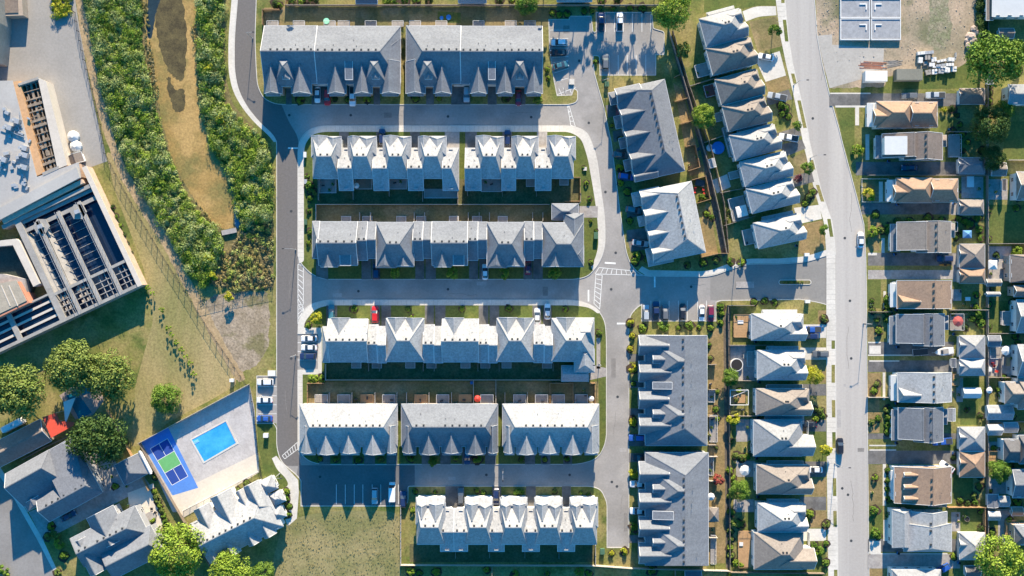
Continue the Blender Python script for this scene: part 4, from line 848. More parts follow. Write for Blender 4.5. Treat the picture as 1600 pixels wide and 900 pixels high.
m = MB(); m.prism(px([(-120,-60),(-4,-60),(0,36),(-6,96),(-120,100)], 7), G, 11.0); child(m, 'wall', M_tankc)
for k, (x, y, r, c) in enumerate(((117,214,9,'white bulky tarp-covered bin, upper of the two beside the channel'),(121,229,9,'white bulky tarp-covered bin, lower of the two beside the channel'))):
    m = MB(); p = W(x, y, 0); m.cyl(p.x, p.y, G, r*.2*.95, r*.2, 1.2, 14); m.cyl(p.x, p.y, G+1.2, r*.2, r*.06, .7, 14); m.build('waste_bin', M_trim, label=c, category='bin', group='white bins beside the channel')
b = Bld('shed', 'small brown pitched cover at the end of the channel', 'shed', roof='brown', ze=2.4, pv=(119,248), rot=-20, vents=False, win=False); b.b(108,240,130,256,'y',1.2).done()
# round top-left yellow green bush square
# ---------------------------------------------------------------- foliage
def leafset(P, N, sz, rng):
    n = len(P); r = rng.normal(size=(n,3)); u = np.cross(N, r); u /= np.linalg.norm(u, axis=1, keepdims=True)+1e-9; v = np.cross(N, u)
    s = (sz*(.6+.8*rng.random(n)))[:,None]; u = u*s; v = v*s*(.55+.3*rng.random(n))[:,None]
    V = np.stack([P-u, P-v*.9+u*.1, P+u, P+v*.9+u*.1], 1).reshape(-1,3)
    F = np.arange(4*n).reshape(-1,4); return V, F
def npmesh(name, V, F, m):
    me = bpy.data.meshes.new(name); me.vertices.add(len(V)); me.vertices.foreach_set('co', V.astype(np.float32).ravel())
    me.loops.add(F.size); me.loops.foreach_set('vertex_index', F.astype(np.int32).ravel()); me.polygons.add(len(F))
    me.polygons.foreach_set('loop_start', np.arange(0, F.size, 4, dtype=np.int32)); me.polygons.foreach_set('loop_total', np.full(len(F), 4, dtype=np.int32))
    me.materials.append(m); me.update(); me.validate(); return me
def crown(seed, nl, ls, clumps=26, flat=.8, kind='round'):
    rng = np.random.default_rng(seed); Ps = []; Ns = []
    for i in range(clumps):
        if kind == 'fern': th = rng.random()*2*np.pi; rr = rng.random()**.6*.85; c = np.array([rr*np.cos(th), rr*np.sin(th), (1-rr*rr*.9)*flat*(.5+.5*rng.random())]); rad = .2+.14*rng.random()
        else: 
            th = rng.random()*2*np.pi; ph = np.arccos(1-1.25*rng.random()); q = .62+.2*rng.random(); c = np.array([np.sin(ph)*np.cos(th)*q, np.sin(ph)*np.sin(th)*q, np.cos(ph)*flat*q+.1]); rad = .2+.18*rng.random()
        n = int(nl/clumps*(rad/.28)**2); d = rng.normal(size=(n,3)); d /= np.linalg.norm(d, axis=1, keepdims=True); d[:,2] = np.abs(d[:,2])*1.0-.25
        rr = rad*(.75+.35*rng.random(n))[:,None]; Ps.append(c+d*rr*np.array([1,1,.8])); Nn = d+rng.normal(size=(n,3))*.45; Ns.append(Nn/np.linalg.norm(Nn, axis=1, keepdims=True))
    P = np.concatenate(Ps); N = np.concatenate(Ns); P[:,2] += .25
    return leafset(P, N, ls, rng)
def leafmat(n, c, c2): return mat(n, c, var=.35, scale=1.2, scale2=.35, col2=c2, rough=.7, trans=.12, spec=.25, fine=1.6)
LM = dict(green=leafmat('leaves_green', (.10,.19,.02), (.16,.25,.035)), bright=leafmat('leaves_bright', (.17,.26,.025), (.24,.33,.04)), dark=leafmat('leaves_dark', (.04,.085,.018), (.07,.12,.025)),
  yellow=leafmat('leaves_yellow', (.42,.40,.03), (.33,.36,.03)), red=leafmat('leaves_red', (.35,.06,.05), (.28,.08,.06)), olive=leafmat('leaves_olive', (.125,.18,.035), (.19,.24,.055)), pink=leafmat('leaves_plum', (.16,.05,.07), (.22,.08,.10)))
CR = {}
def crownmesh(kind, col, big, v):
    k = (kind, col, big, v)
    if k not in CR:
        if kind == 'fern': V, F = crown(50+v, 11000, .042, 80, .75, 'fern')
        elif big: V, F = crown(10+v, 6500, .042, 46, .8)
        elif kind == 'tall': V, F = crown(30+v, 420, .14, 9, 2.2)
        else: V, F = crown(20+v, 1100, .10, 15, .85)
        CR[k] = npmesh('crown', V, F, LM[col])
    return CR[k]
def trunkmesh():
    b = MB(); b.cyl(0, 0, -.9, .06, .045, .9, 7); b.cyl(0, 0, 0, .045, .02, .75, 7)
    for i in range(6):
        a = i*1.05; b.bar((0,0,-.1+.08*i), (.5*math.cos(a), .5*math.sin(a), .35+.05*i), .03, .03)
    return b.mesh('trunk', mat('bark', (.10,.075,.055), var=.3, scale=4))
TRK = trunkmesh(); _tc = 0
def tree(x, y, r, col, label, kind='round', name=None, group=None, hf=1.0, cat=None, z=None):
    global _tc; _tc += 1
    rm = r*S; big = rm > 2.6; tr_ = rm*.6 if big else rm*.65
    if name == 'shrub': tr_ = .1*rm
    h = G+tr_*hf
    p = W(x, y, h+rm*.5); rt = thing(name or 'deciduous_tree', label, cat or ('shrub' if name == 'shrub' else 'tree'), (p.x, p.y, G), random.uniform(0, 6.28), group)
    c = new('crown', crownmesh(kind, col, big, _tc % 3), rt, (0, 0, h-G)); c.scale = (rm, rm, rm*(1.0 if kind != 'tall' else 1))
    if name != 'shrub':
        k = new('trunk', TRK, rt, (0, 0, h-G)); k.scale = (rm, rm, (h-G)/.9 if h-G > .3 else .4)
        if tr_*hf < rm*.9: k.scale = (rm, rm, max(.3, (h-G)/.9))
    return rt
T = tree
T(822,3,20,'green','bushy green tree cut by the top edge above the second grey block')
T(1052,14,31,'bright','big bright green tree above the right end of the parking lot')
T(1068,77,13,'olive','small pale green tree beside the alley right of the parking lot')
T(1100,181,19,'bright','round bright tree in the yard left of the taupe semi-detached pair')
T(1556,94,44,'green','largest spreading green tree right of the stored lumber')
T(1549,196,30,'dark','dark green tree below the small brown garage at right')
T(1570,170,16,'green','green tree partly over the pale roof at right edge')
T(1552,246,20,'dark','dark green tree left of the bright square lawn at right')
T(1562,736,18,'green','round green tree in the back yard by the lane fence, right side')
T(1565,874,38,'bright','big bright green tree in the bottom right corner')
T(26,612,44,'olive','broad feathery tree at the left edge below the settling tanks','fern',hf=.5)
T(112,574,40,'olive','feathery olive tree left of the dry field, middle of the three','fern',hf=.5)
T(172,586,38,'olive','feathery olive tree beside the dry field, rightmost of the three','fern',hf=.5)
T(152,686,44,'dark','dense dark green tree behind the dark roofed house',hf=.45)
T(258,622,24,'green','lone round tree on the dry field above the pool deck',hf=.25)
T(275,862,42,'bright','large bright tree at the bottom beside the white pool house')
T(362,892,32,'bright','bright green tree at the bottom edge below the pool house')
T(412,896,18,'green','small green tree at the bottom edge left of the rough field')
T(1141,590,14,'green','round green tree at the alley right of the slate block')
T(1146,655,10,'yellow','yellow-green tree right of the slate block beside the timber pergola')
T(1156,766,17,'green','round green tree behind the taupe house with white sedan')
T(1123,750,9,'red','small red-leaved tree beside the alley')
T(1272,587,15,'yellow','yellow-green tree in the front yard above the taupe house drive')
T(1290,703,10,'yellow','yellow-green street tree beside the dark car on the street')
T(1148,818,7,'olive','small pale tree by the alley fence near the bottom')
for i, (x, y, r, k) in enumerate(((905,-34,15,1),(925,-30,12,1),(882,-30,14,1),(950,-36,14,1),(975,-32,15,1),(1000,-30,13,1),(1030,-34,15,1),(852,-28,13,1),(555,-40,14,1),(640,-42,12,1),(760,-40,13,1),(455,-30,13,1))):
    T(x, y, r, 'dark', ORD[i]+' tall dark tree from the parking lot side, standing just beyond the top edge', 'tall', 'conifer_tree', 'tall trees beyond the top fence', hf=3.6)
for i, (x, y, r, c) in enumerate(((1211,48,10,'green'),(1246,197,8,'green'),(1262,262,10,'green'),(1287,359,8,'green'),(1263,510,0,'')) ):
    if r: T(x, y, r, c, ('round street tree on the lawn beside the first driveway at the top','small street tree beside the sidewalk above the white pickup','round street tree on the strip above the empty dark driveway','round street tree on the brown corner lawn')[i], group='young street trees', hf=1.6)
for i, (x, r) in enumerate(((617,9),(707,10),(788,9),(866,11))): T(x, 427, r, 'bright', ORD[i]+' small bright tree from the left along the front of the third row', group='front yard trees of the third row')
for i, (x, y) in enumerate(((231,450),(239,458),(252,484),(263,512),(269,523),(276,535),(284,546),(291,557),(297,568),(303,584))): T(x, y, 4.6, 'bright', ORD[i]+' slim young tree from the top in the line across the dry field', 'tall', 'young_tree', 'line of young trees on the field', hf=.9)
T(1358,304,10,'yellow','yellow-green round shrub inside the fenced front yard', name='shrub'); T(1340,234,10,'bright','bright shrub at the corner of the lawn by the brown roofed house', name='shrub'); T(1364,362,9,'bright','green shrub on the lawn opposite the parked white car', name='shrub')
T(1475,171,5,'yellow','yellow-green shrub behind the tan roofed house below the containers', name='shrub'); T(1247,279,7,'pink','plum-coloured shrub beside the white semi-detached pair', name='shrub'); T(494,497,10,'yellow','yellow-green shrub at the curve of the sidewalk by the pale block')
SH = {'front beds of the top left block': (((573,155,6),(543,156,4),(470,156,7),(649,154,6),(686,154,4),(790,154,6),(840,156,8),(524,155,4)),'dark'),
 'planting above the parking lot': (((863,21,5),(874,23,5),(886,22,5),(913,18,5),(925,17,4),(938,11,4),(958,13,4),(984,12,5),(1004,12,6),(930,97,4),(947,130,3),(855,108,4),(857,122,4)),'bright'),
 'left side beds of the second row': (((483,290,7),(488,300,6),(484,310,5),(480,275,4),(483,330,4),(485,362,5),(482,380,4)),'green'),
 'verge right of the second row': (((916,286,4),(921,312,4),(923,345,3),(931,360,3),(924,410,4),(912,262,3)),'bright'),
 'front beds of the fourth row': (((553,483,6),(637,483,4),(645,495,4),(722,483,5),(795,482,5),(883,483,4),(482,508,5),(489,592,8),(503,592,6),(936,520,5)),'bright'),
 'front beds of the hipped row': (((500,717,4),(525,718,4),(560,719,5),(595,718,4),(642,716,6),(677,721,8),(712,716,4),(746,717,7),(815,718,4),(851,718,4),(886,717,4)),'green'),
 'top beds of the bottom row': (((649,768,4),(680,769,3),(745,767,4),(755,770,4),(810,770,8),(866,768,4),(908,770,3),(919,774,4),(645,797,5)),'green'),
 'east side of the side lane': (((989,576,7),(989,659,7),(991,740,8),(991,824,7),(990,600,4),(985,505,6),(988,525,5),(985,545,5),(956,196,3),(970,218,5),(968,262,6),(980,300,6),(970,286,5),(984,345,5),(995,400,7),(1010,405,5),(992,408,6),(975,862,6),(955,865,5)),'yellow'),
 'bed under the visitor stalls': (((1004,513,7),(1037,510,9),(1077,509,7),(1092,512,4),(1110,512,5),(1060,512,4),(1126,480,6),(1127,490,5),(1126,505,5)),'bright'),
 'alley side planting': (((1108,540,4),(1110,560,4),(1104,575,3),(1120,612,4),(1118,640,5),(1121,655,4),(1122,612,3),(1119,700,3)),'olive'),
 'hedge by the alley fence near the bottom': (((1142,690,4),(1150,712,6),(1160,715,6),(1168,713,5),(1140,735,6),(1146,748,5),(1142,800,6),(1152,818,6),(1160,818,5),(1141,830,5),(1142,842,5),(1141,855,6),(1142,868,6),(1150,880,6),(1158,884,5),(1140,775,5)),'olive'),
 'front yards left of the street': (((1220,165,6),(1228,170,6),(1232,182,5),(1222,178,5),(1270,300,5),(1264,308,6),(1258,318,5),(1262,640,6),(1272,640,5),(1282,641,6),(1275,655,5),(1285,650,5),(1266,803,7),(1291,819,6),(1262,812,5),(1272,852,6),(1280,862,8),(1290,850,5),(1290,880,6),(1288,498,6),(1262,575,4),(1210,473,5),(1195,470,5),(1178,472,5),(1141,409,6),(1119,407,5),(1098,410,6),(1074,414,5),(1040,407,5)),'green'),
 'front yards right of the street': (((1368,336,6),(1376,360,6),(1387,362,5),(1370,500,4),(1373,516,6),(1362,470,4),(1364,486,5),(1385,468,6),(1386,478,5),(1387,488,6),(1386,500,5),(1370,600,5),(1366,610,6),(1372,654,5),(1387,640,6),(1388,652,6),(1388,664,6),(1386,675,5),(1367,746,5),(1366,798,7),(1368,832,8),(1372,838,5),(1388,735,5),(1388,750,5),(1388,765,5),(1388,780,5),(1389,804,5),(1362,660,5)),'green'),
 'back yards right of the street': (((1525,460,5),(1530,490,8),(1533,505,7),(1524,480,5),(1520,498,5),(1490,350,5),(1515,350,7),(1530,358,6),(1528,340,6),(1498,342,5),(1470,345,6),(1450,341,6),(1420,345,6),(1402,345,5),(1390,356,7),(1530,760,6),(1522,775,5),(1524,785,5),(1544,610,5),(1562,608,6),(1565,620,6),(1568,634,4),(1550,832,6),(1552,700,4),(1590,392,9),(1556,398,4),(1502,365,5),(1590,398,7),(1572,745,4)),'green'),
 'back yards left of the street': (((1158,410,6),(1108,258,0),(1098,308,6),(1104,334,5),(1099,400,0),(1139,330,4),(1108,310,4),(1150,180,4),(1155,610,5),(1150,625,4),(1148,500,0),(1112,340,5)),'olive'),
 'plots by the far right lane': (((1545,135,5),(1546,146,5),(1544,158,6),(1556,65,6),(1590,70,8),(1590,110,7),(1545,330,4),(1545,372,4),(1592,310,5),(1588,325,5),(1546,476,4),(1546,510,4),(1582,472,5),(1586,525,5),(1590,535,4),(1568,590,5),(1583,650,4),(1587,670,5),(1545,725,5),(1578,726,5),(1546,768,4),(1590,785,6),(1566,790,4),(1577,812,5),(1548,840,5)),'green'),
 'plots behind the right-hand garages': (((1503,210,5),(1512,222,4),(1530,215,5),(1504,235,4),(1534,235,5),(1488,205,5),(1488,170,6),(1495,180,4),(1532,180,6),(1500,195,4),(1489,352,5),(1507,346,5),(1493,372,4),(1532,372,5),(1489,492,4),(1508,512,5),(1486,640,5),(1510,640,4),(1532,650,5),(1490,715,4),(1520,732,5),(1532,742,6),(1500,782,5),(1512,787,5),(1532,798,5),(1533,826,6),(1490,870,5),(1535,888,5),(1482,470,5)),'dark'),
 'hedge along the pool path': tuple([tuple((241+i*2.9, 768+i*7.5, 4.6) for i in range(11))])+('green',),
 'gardens of the lower left houses': (((85,835,8),(92,850,8),(80,822,6),(100,868,7),(75,838,6),(210,815,8),(216,825,7),(205,828,6),(222,840,6),(245,835,7),(238,812,5),(5,890,8),(10,905,9),(90,895,6),(180,760,5),(196,690,5),(100,740,0),(236,735,5),(243,745,5)),'green'),
 'planting around the pool house': (((415,795,6),(448,768,5),(447,780,6),(452,792,5),(450,805,5),(385,755,5),(355,783,4),(372,765,4)),'green'),
 'back gardens beyond the top fence': (((455,0,6),(480,-2,7),(470,3,5),(605,-1,8),(618,2,6),(632,0,7),(650,-2,7),(670,1,6),(492,-1,6),(430,6,6),(436,8,5),(965,-1,6),(940,2,5),(780,1,6),(800,-1,5)),'dark'),
 'back gardens below the bottom fence': (((642,893,7),(655,896,5),(682,894,7),(760,890,5),(805,897,6),(906,893,8),(920,896,5),(1018,892,7),(855,897,4),(1140,900,4)),'bright'),
 'saplings along the tank wall': (tuple((176+i*5.3, 325+i*14.0, 4.5) for i in range(9)),'dark')}
for g, (pts, c) in SH.items():
    q = sorted(p for p in pts if p[2])
    # dark mulch under the planting, its discs doubling as painted shadow spots
    mb = MB(); rm_ = random.Random(len(q))
    for k_, (x, y, r) in enumerate(q):
        if r > 7: continue
        P0 = W(x, y, 0); n_ = 9; rr_ = r*S*1.35; zz = L(9)+.0013*(k_ % 9)
        mb.add([(P0.x, P0.y, zz)]+[(P0.x+rr_*rm_.uniform(.7,1.25)*math.cos(6.283*j/n_), P0.y+rr_*rm_.uniform(.7,1.25)*math.sin(6.283*j/n_), zz) for j in range(n_)], [(0,1+j,1+(j+1)%n_) for j in range(n_)])
    mb.build('garden_bed_shade', M_mulch_shade, kind='structure')
    for i, (x, y, r) in enumerate(q):
        T(x, y, r, random.choice([c, c, 'green' if c != 'green' else 'olive', 'bright']), (ORD[i] if i < 20 else 'late '+ORD[i-20])+' shrub from the left in the '+g, name='shrub', group='shrubs in the '+g)

# wetland thicket, a mass nobody could count
def inpoly(x, y, P):
    c = np.zeros(x.shape, bool); j = len(P)-1
    for i in range(len(P)):
        xi, yi = P[i]; xj, yj = P[j]; c ^= ((yi > y) != (yj > y)) & (x < (xj-xi)*(y-yi)/(yj-yi+1e-9)+xi); j = i
    return c
def thicket(name, P, m, dens, rad, lpc, ls, seed, label, hh=1.0):
    rng = np.random.default_rng(seed); P = np.array(P, float); x0, y0 = P.min(0); x1, y1 = P.max(0); n = int((x1-x0)*(y1-y0)*dens)
    x = rng.uniform(x0, x1, n); y = rng.uniform(y0, y1, n); k = inpoly(x, y, P); x, y = x[k], y[k]; n = len(x)
    C = np.stack([(x-800)*S, (450-y)*S, np.zeros(n)], 1); r = rad*(.5+1.0*rng.random(n)**1.5)*hh
    C[:,2] = G+.1+r*rng.uniform(.2, 1.1, n)
    d = rng.normal(size=(n, lpc, 3)); d /= np.linalg.norm(d, axis=2, keepdims=True); d[:,:,2] = np.abs(d[:,:,2])-.15
    Pt = (C[:,None,:]+d*(r[:,None,None])*(.7+.4*rng.random((n,lpc,1)))).reshape(-1,3); N = (d+rng.normal(size=d.shape)*.4).reshape(-1,3); N /= np.linalg.norm(N, axis=1, keepdims=True)
    V, F = leafset(Pt, N, ls, rng); return new(name, npmesh(name, V, F, m), kind='stuff', label=label, category='thicket')
TL = [(128,-40),(222,-40),(222,60),(230,105),(238,145),(250,190),(262,235),(280,280),(300,315),(322,345),(345,362),(350,378),(344,400),(330,440),(318,448),(300,430),(275,385),(250,345),(228,308),(205,268),(188,225),(175,180),(163,150),(152,100),(145,50)]
TR = [(308,-40),(350,-40),(349,155),(372,180),(400,206),(421,228),(426,265),(427,330),(426,345),(395,350),(378,368),(370,330),(366,290),(350,262),(332,235),(320,190),(312,150),(312,60)]
TD = [(380,362),(426,335),(427,448),(380,456),(330,446),(318,436),(330,404),(350,396)]
M_th = mat('thicket_leaves', (.27,.34,.05), var=.5, scale=.5, scale2=.22, col2=(.36,.38,.15), c3=(.10,.19,.02), c3t=.56, trans=.12, rough=.7, fine=.9)
M_thd = mat('thicket_dry', (.40,.31,.11), var=.35, scale=.5, scale2=.3, col2=(.15,.16,.05), c3=(.30,.25,.13), c3t=.55, trans=.1, rough=.8, fine=1.2)
thicket('thicket', TL, M_th, .10, .72, 46, .17, 1, 'dense green scrub along the left bank of the orange pond')
thicket('thicket', TR, M_th, .10, .72, 46, .17, 2, 'dense green scrub between the pond and the curving road')
thicket('thicket', TD, M_thd, .09, .4, 40, .13, 3, 'dry brown scrub with olive tufts below the pond tip')
M_thw = mat('willow_leaves', (.33,.38,.16), var=.35, scale=.5, scale2=.3, col2=(.17,.24,.05), trans=.12, rough=.7, fine=1.0)
thicket('thicket', TL, M_thw, .006, 1.7, 230, .17, 11, 'taller grey-green willow clumps along the left bank of the pond')
thicket('thicket', TR, M_thw, .005, 1.6, 230, .17, 12, 'taller grey-green willow clumps between pond and curving road')
M_ths = mat('scrub_dark', (.15,.25,.02), var=.4, scale=.5, scale2=.3, col2=(.22,.31,.03), trans=.1, rough=.7, fine=1.0)
thicket('thicket', TL, M_ths, .012, 1.3, 120, .16, 21, 'darker fresh green shrubs mixed into the left bank scrub'); thicket('thicket', TR, M_ths, .012, 1.3, 120, .16, 22, 'darker fresh green shrubs mixed into the right bank scrub')
thicket('thicket', TD, M_th, .008, .9, 70, .16, 23, 'green tufts in the dry scrub below the pond tip')
thicket('reeds', [(300,40),(312,40),(318,150),(330,190),(344,235),(336,240),(322,205),(312,180)], M_thd, .08, .4, 40, .12, 14, 'straw reeds along the right bank of the pond')
thicket('reeds', [(222,0),(230,0),(236,60),(244,120),(252,150),(244,152),(236,120),(228,70)], M_thd, .08, .4, 40, .12, 15, 'straw reeds at the upper left bank of the pond')
thicket('reeds', [(243,150),(262,235),(285,280),(322,342),(345,358),(352,368),(340,352),(316,325),(296,298),(276,265),(262,228),(252,190)], M_thd, .10, .35, 40, .12, 4, 'straw-coloured reeds fringing the orange pond')
thicket('hedge', [(84,-40),(114,-40),(114,22),(84,30)], LM['yellow'], .09, .8, 90, .16, 5, 'clipped yellow-green hedge block beside the plant pavement')
thicket('meadow_tufts', [(450,818),(520,802),(624,802),(624,905),(402,905),(428,870)], mat('straw_tufts', (.25,.215,.10), var=.3, scale=1, scale2=.12, col2=(.13,.14,.05), rough=.9), .05, .12, 12, .08, 6, 'coarse straw-coloured meadow at the bottom beside the end block', .8)
for i, (x, y) in enumerate(((325,105),(343,185),(325,405),(331,432),(357,463))): T(x, y, 8, 'yellow', ('yellow bush in the scrub right of the pond, upper','yellow bush in the scrub right of the pond, lower','yellow bush at the lower end of the left scrub','yellow bush below the pond tip among dry scrub','yellow-green bush at the edge of the gravel patch')[i], name='shrub', hf=8)
# ---------------------------------------------------------------- vehicles
def paint(n, c): return mat('car_paint_'+n, c, rough=.28, var=.02, spec=.5, coat=.6, metal=.1)
PT = dict(white=paint('white',(.75,.76,.77)), black=paint('black',(.02,.02,.025)), navy=paint('navy',(.02,.035,.10)), blue=paint('blue',(.03,.10,.38)), silver=paint('silver',(.40,.43,.46)), grey=paint('grey',(.12,.13,.14)), red=paint('red',(.55,.02,.02)), maroon=paint('maroon',(.20,.02,.05)), teal=paint('teal',(.05,.16,.20)))
M_lamp = mat('headlamp_lens', (.7,.72,.75), rough=.15, var=.02); M_tail = mat('tail_lamp', (.45,.02,.02), rough=.3, var=.02); M_rim = mat('wheel_rim', (.35,.36,.38), rough=.35, var=.05, metal=.6)
def loft(b, st):                       # st: (y, halfwidth, z0, z1, top halfwidth)
    n = len(st); vs = []
    for y, w0, z0, z1, w1 in st:
        vs += [(-w0*.92, y, z0), (-w0, y, z0+(z1-z0)*.45), (-w1, y, z1-.02), (-w1*.6, y, z1+.02), (w1*.6, y, z1+.02), (w1, y, z1-.02), (w0, y, z0+(z1-z0)*.45), (w0*.92, y, z0)]
    fs = []
    for i in range(n-1):
        for j in range(8): fs.append((i*8+j, i*8+(j+1)%8, (i+1)*8+(j+1)%8, (i+1)*8+j))
    fs += [tuple(range(8))[::-1], tuple(range((n-1)*8, n*8))]; b.add(vs, [f[::-1] for f in fs])
KIND = {
 'sedan': dict(L=4.65, W=.92, body=[(-2.32,.62,.35,.62,.55),(-2.15,.84,.25,.86,.74),(-1.45,.92,.22,.95,.82),(-.2,.92,.22,.96,.84),(.9,.92,.22,.93,.83),(1.75,.89,.23,.82,.77),(2.2,.78,.26,.70,.66),(2.33,.55,.35,.58,.5)],
   cab=[(-1.75,.68,.90,.94,.66),(-1.15,.80,.90,1.36,.60),(.15,.81,.90,1.40,.62),(1.15,.76,.88,.93,.7)], roof=(-1.15,.25,.60,1.38)),
 'suv': dict(L=4.7, W=.96, body=[(-2.35,.75,.35,.9,.7),(-2.2,.92,.28,1.02,.85),(-1.2,.96,.26,1.05,.88),(.9,.96,.26,1.04,.88),(1.8,.93,.27,.98,.84),(2.25,.84,.3,.86,.74),(2.35,.6,.4,.7,.6)],
   cab=[(-2.15,.80,1.0,1.08,.78),(-1.85,.85,1.0,1.62,.68),(.2,.86,1.0,1.66,.68),(1.1,.82,1.0,1.06,.78)], roof=(-1.85,.3,.68,1.64)),
 'van': dict(L=5.6, W=1.0, body=[(-2.8,.9,.35,2.1,.82),(-2.7,1.0,.3,2.25,.9),(1.2,1.0,.3,2.25,.9),(1.75,1.0,.3,1.35,.9),(2.5,.92,.32,1.15,.8),(2.75,.7,.4,.8,.65)], cab=[(1.3,.93,1.3,2.15,.8),(2.0,.88,1.2,1.28,.8)], roof=None),
 'pickup': dict(L=5.6, W=.99, body=[(-2.8,.9,.42,.98,.88),(-2.75,.98,.38,1.0,.94),(-.75,.99,.35,1.02,.94),(.9,.99,.35,1.08,.92),(2.3,.95,.35,1.02,.86),(2.7,.86,.4,.9,.76),(2.8,.6,.5,.75,.6)],
   cab=[(-.85,.84,1.0,1.1,.8),(-.65,.86,1.0,1.76,.70),(.75,.87,1.0,1.78,.70),(1.45,.83,1.0,1.1,.8)], roof=(-.65,.8,.70,1.77))}
KM = {}
for k, d in KIND.items():
    b = MB(); loft(b, d['body']); body = b.mesh('body', PT['white'])
    b = MB(); loft(b, d['cab']); cab = b.mesh('windows', M_glass); rf = None
    if d['roof']:
        y0, y1, hw, z = d['roof']; b = MB(); loft(b, [(y0+.03,hw*1.02,z-.04,z+.03,hw*.96),(y1,hw*1.03,z-.04,z+.05,hw*.98)]); rf = b.mesh('roof', PT['white'])
    b = MB(); b.cyl(0,0,0,.33,.33,.22,14,axis='x'); ty = b.mesh('tyre', M_black); b = MB(); b.cyl(0,0,0,.2,.2,.25,10,axis='x'); rm = b.mesh('rim', M_rim)
    b = MB(); b.box(0,0,-.08,.34,.14,.16); hl = b.mesh('headlight', M_lamp); b = MB(); b.box(0,0,-.08,.3,.1,.18); tl = b.mesh('taillight', M_tail)
    bed = None
    if k == 'pickup': b = MB(); b.box(0,-1.78,.99,1.6,1.85,.07); bed = b.mesh('cargo_bed', M_vent)
    mr = MB(); mr.box(0,0,0,.2,.12,.14); KM[k] = (d, body, cab, rf, ty, rm, hl, tl, bed, mr.mesh('mirror', M_black))
def car(x, y, ang, kind, col, label, z=.02, name='parked_car', cat='car', group='cars parked around the estate'):
    d, body, cab, rf, ty, rm, hl, tl, bed, mr = KM[kind]; p = W(x, y, .8)
    if kind == 'pickup': name, cat = 'pickup_truck', 'pickup truck'
    if kind == 'van': name, cat = 'delivery_van', 'van'
    r = thing(name, label, cat, (p.x, p.y, z), R(ang), group); r.scale = (1.08, 1.08, 1.08)
    for me in (body, rf):
        if me is None: continue
        o = new(me.name.split('.')[0], me, r); o.material_slots[0].link = 'OBJECT'; o.material_slots[0].material = PT[col]
    new('windows', cab, r)
    if bed: new('cargo_bed', bed, r)
    yy = d['L']*.31
    for sx in (-1, 1):
        for sy in (-1, 1):
            wl = new('wheel', ty, r, (sx*(d['W']-.10), sy*yy, .33)); new('rim', rm, wl)
        new('headlight', hl, r, (sx*d['W']*.66, d['L']/2-.13, .68)); new('taillight', tl, r, (sx*d['W']*.7, -d['L']/2+.08, .8)); new('mirror', mr, r, (sx*(d['W']+.06), yy*.55, .98))
    return r
g_ = G+.016
for a in ((496,148,180,'sedan','white','white sedan in the shared driveway of the top left block'),(511.5,152,180,'suv','red','small red car beside the white sedan, top left block'),(551,151,180,'pickup','white','white car in the right driveway of the top left block'),
 (729,147,180,'suv','silver','silver car in the driveway of the second grey block'),(810,153,180,'sedan','maroon','dark plum car at the right end of the second grey block'),
 (968,174,-0,'suv','maroon','dark red car at the nose of the slate tilted block'),(970,242,-98,'sedan','grey','grey-blue car in the driveway of the slate tilted block'),(979,276,-98,'suv','blue','blue car in the lowest driveway of the slate tilted block'),
 (990,328,-98,'suv','teal','teal car in the driveway of the white tilted block'),(1000,380,-98,'sedan','silver','silver-blue sedan in the lowest driveway of the white tilted block'),
 (1197,89,78,'sedan','white','white sedan in the concrete driveway of the second taupe house'),(1214,151,78,'pickup','silver','silver pickup in front of the taupe semi-detached pair'),(1232,215,80,'pickup','white','white pickup beside the pale blue-grey house'),
 (597,214,0,'suv','navy','dark blue car nose-in at the top of the second row'),(793,216,0,'suv','navy','dark car between pale blocks of the second row'),
 (588,424,0,'suv','navy','dark car on the driveway beside the third row, left'),(758,425,0,'sedan','white','white sedan on the driveway beside the third row'),(825,417,0,'sedan','maroon','plum-red car on the driveway beside the third row'),
 (586,491,0,'suv','red','bright red car on the driveway above the pale fourth row'),(518,489,0,'suv','teal','blue-grey car in the leftmost driveway of the fourth row'),(839.5,494,0,'sedan','white','white car, left of the two at the right end of the fourth row'),(855.5,487,0,'sedan','white','white car, right of the two at the right end of the fourth row'),
 (720,775,0,'suv','grey','grey car on the driveway above the bottom row'),(775,776,180,'suv','navy','dark blue car on the driveway above the bottom row'),(730,713,180,'suv','navy','dark blue car in front of the middle hipped block'),
 (995,684,90,'suv','blue','blue car at the corner driveway of the upper right slate block'),(1001,715,90,'suv','black','dark car at the top of the bottom right block'),(999,756,90,'pickup','white','white pickup beside the bottom right block, upper'),(999,798,90,'pickup','white','white pickup beside the bottom right block, lower'),
 (1268,515,90,'pickup','blue','bright blue pickup beside the pale house under the entrance road'),(1266,525,90,'suv','navy','dark navy car beside the bright blue pickup'),(1263,663,90,'sedan','black','black car in the driveway of the broad white winged house'),(1273,734,90,'sedan','white','white sedan in the driveway of the taupe house'),
 (1282,553,90,'suv','grey','added dark grey car standing in for driveway shade above the yellow-green tree'),  # car added where the driveway only has a dark shadow
 (1421,150,90,'suv','grey','dark grey car on the long driveway below the containers'),(1461,149,90,'pickup','silver','silver pickup at the end of the driveway below the containers'),(1421,262,90,'sedan','navy','dark blue car on the driveway below the brown roofed house'),
 (1476,404,90,'suv','navy','dark blue car at the end of the driveway beside the joined garages'),(1480,729,55,'sedan','white','white car angled beside the three-dormer house'),(1472,690,95,'pickup','blue','blue covered pickup beside the lower grey gabled house'),(1472,889,120,'suv','blue','bright blue car at the bottom edge right of the street'),
 (107,806,-62,'sedan','navy','dark blue car in the driveway of the large dark roofed house')): car(*a, z=g_)
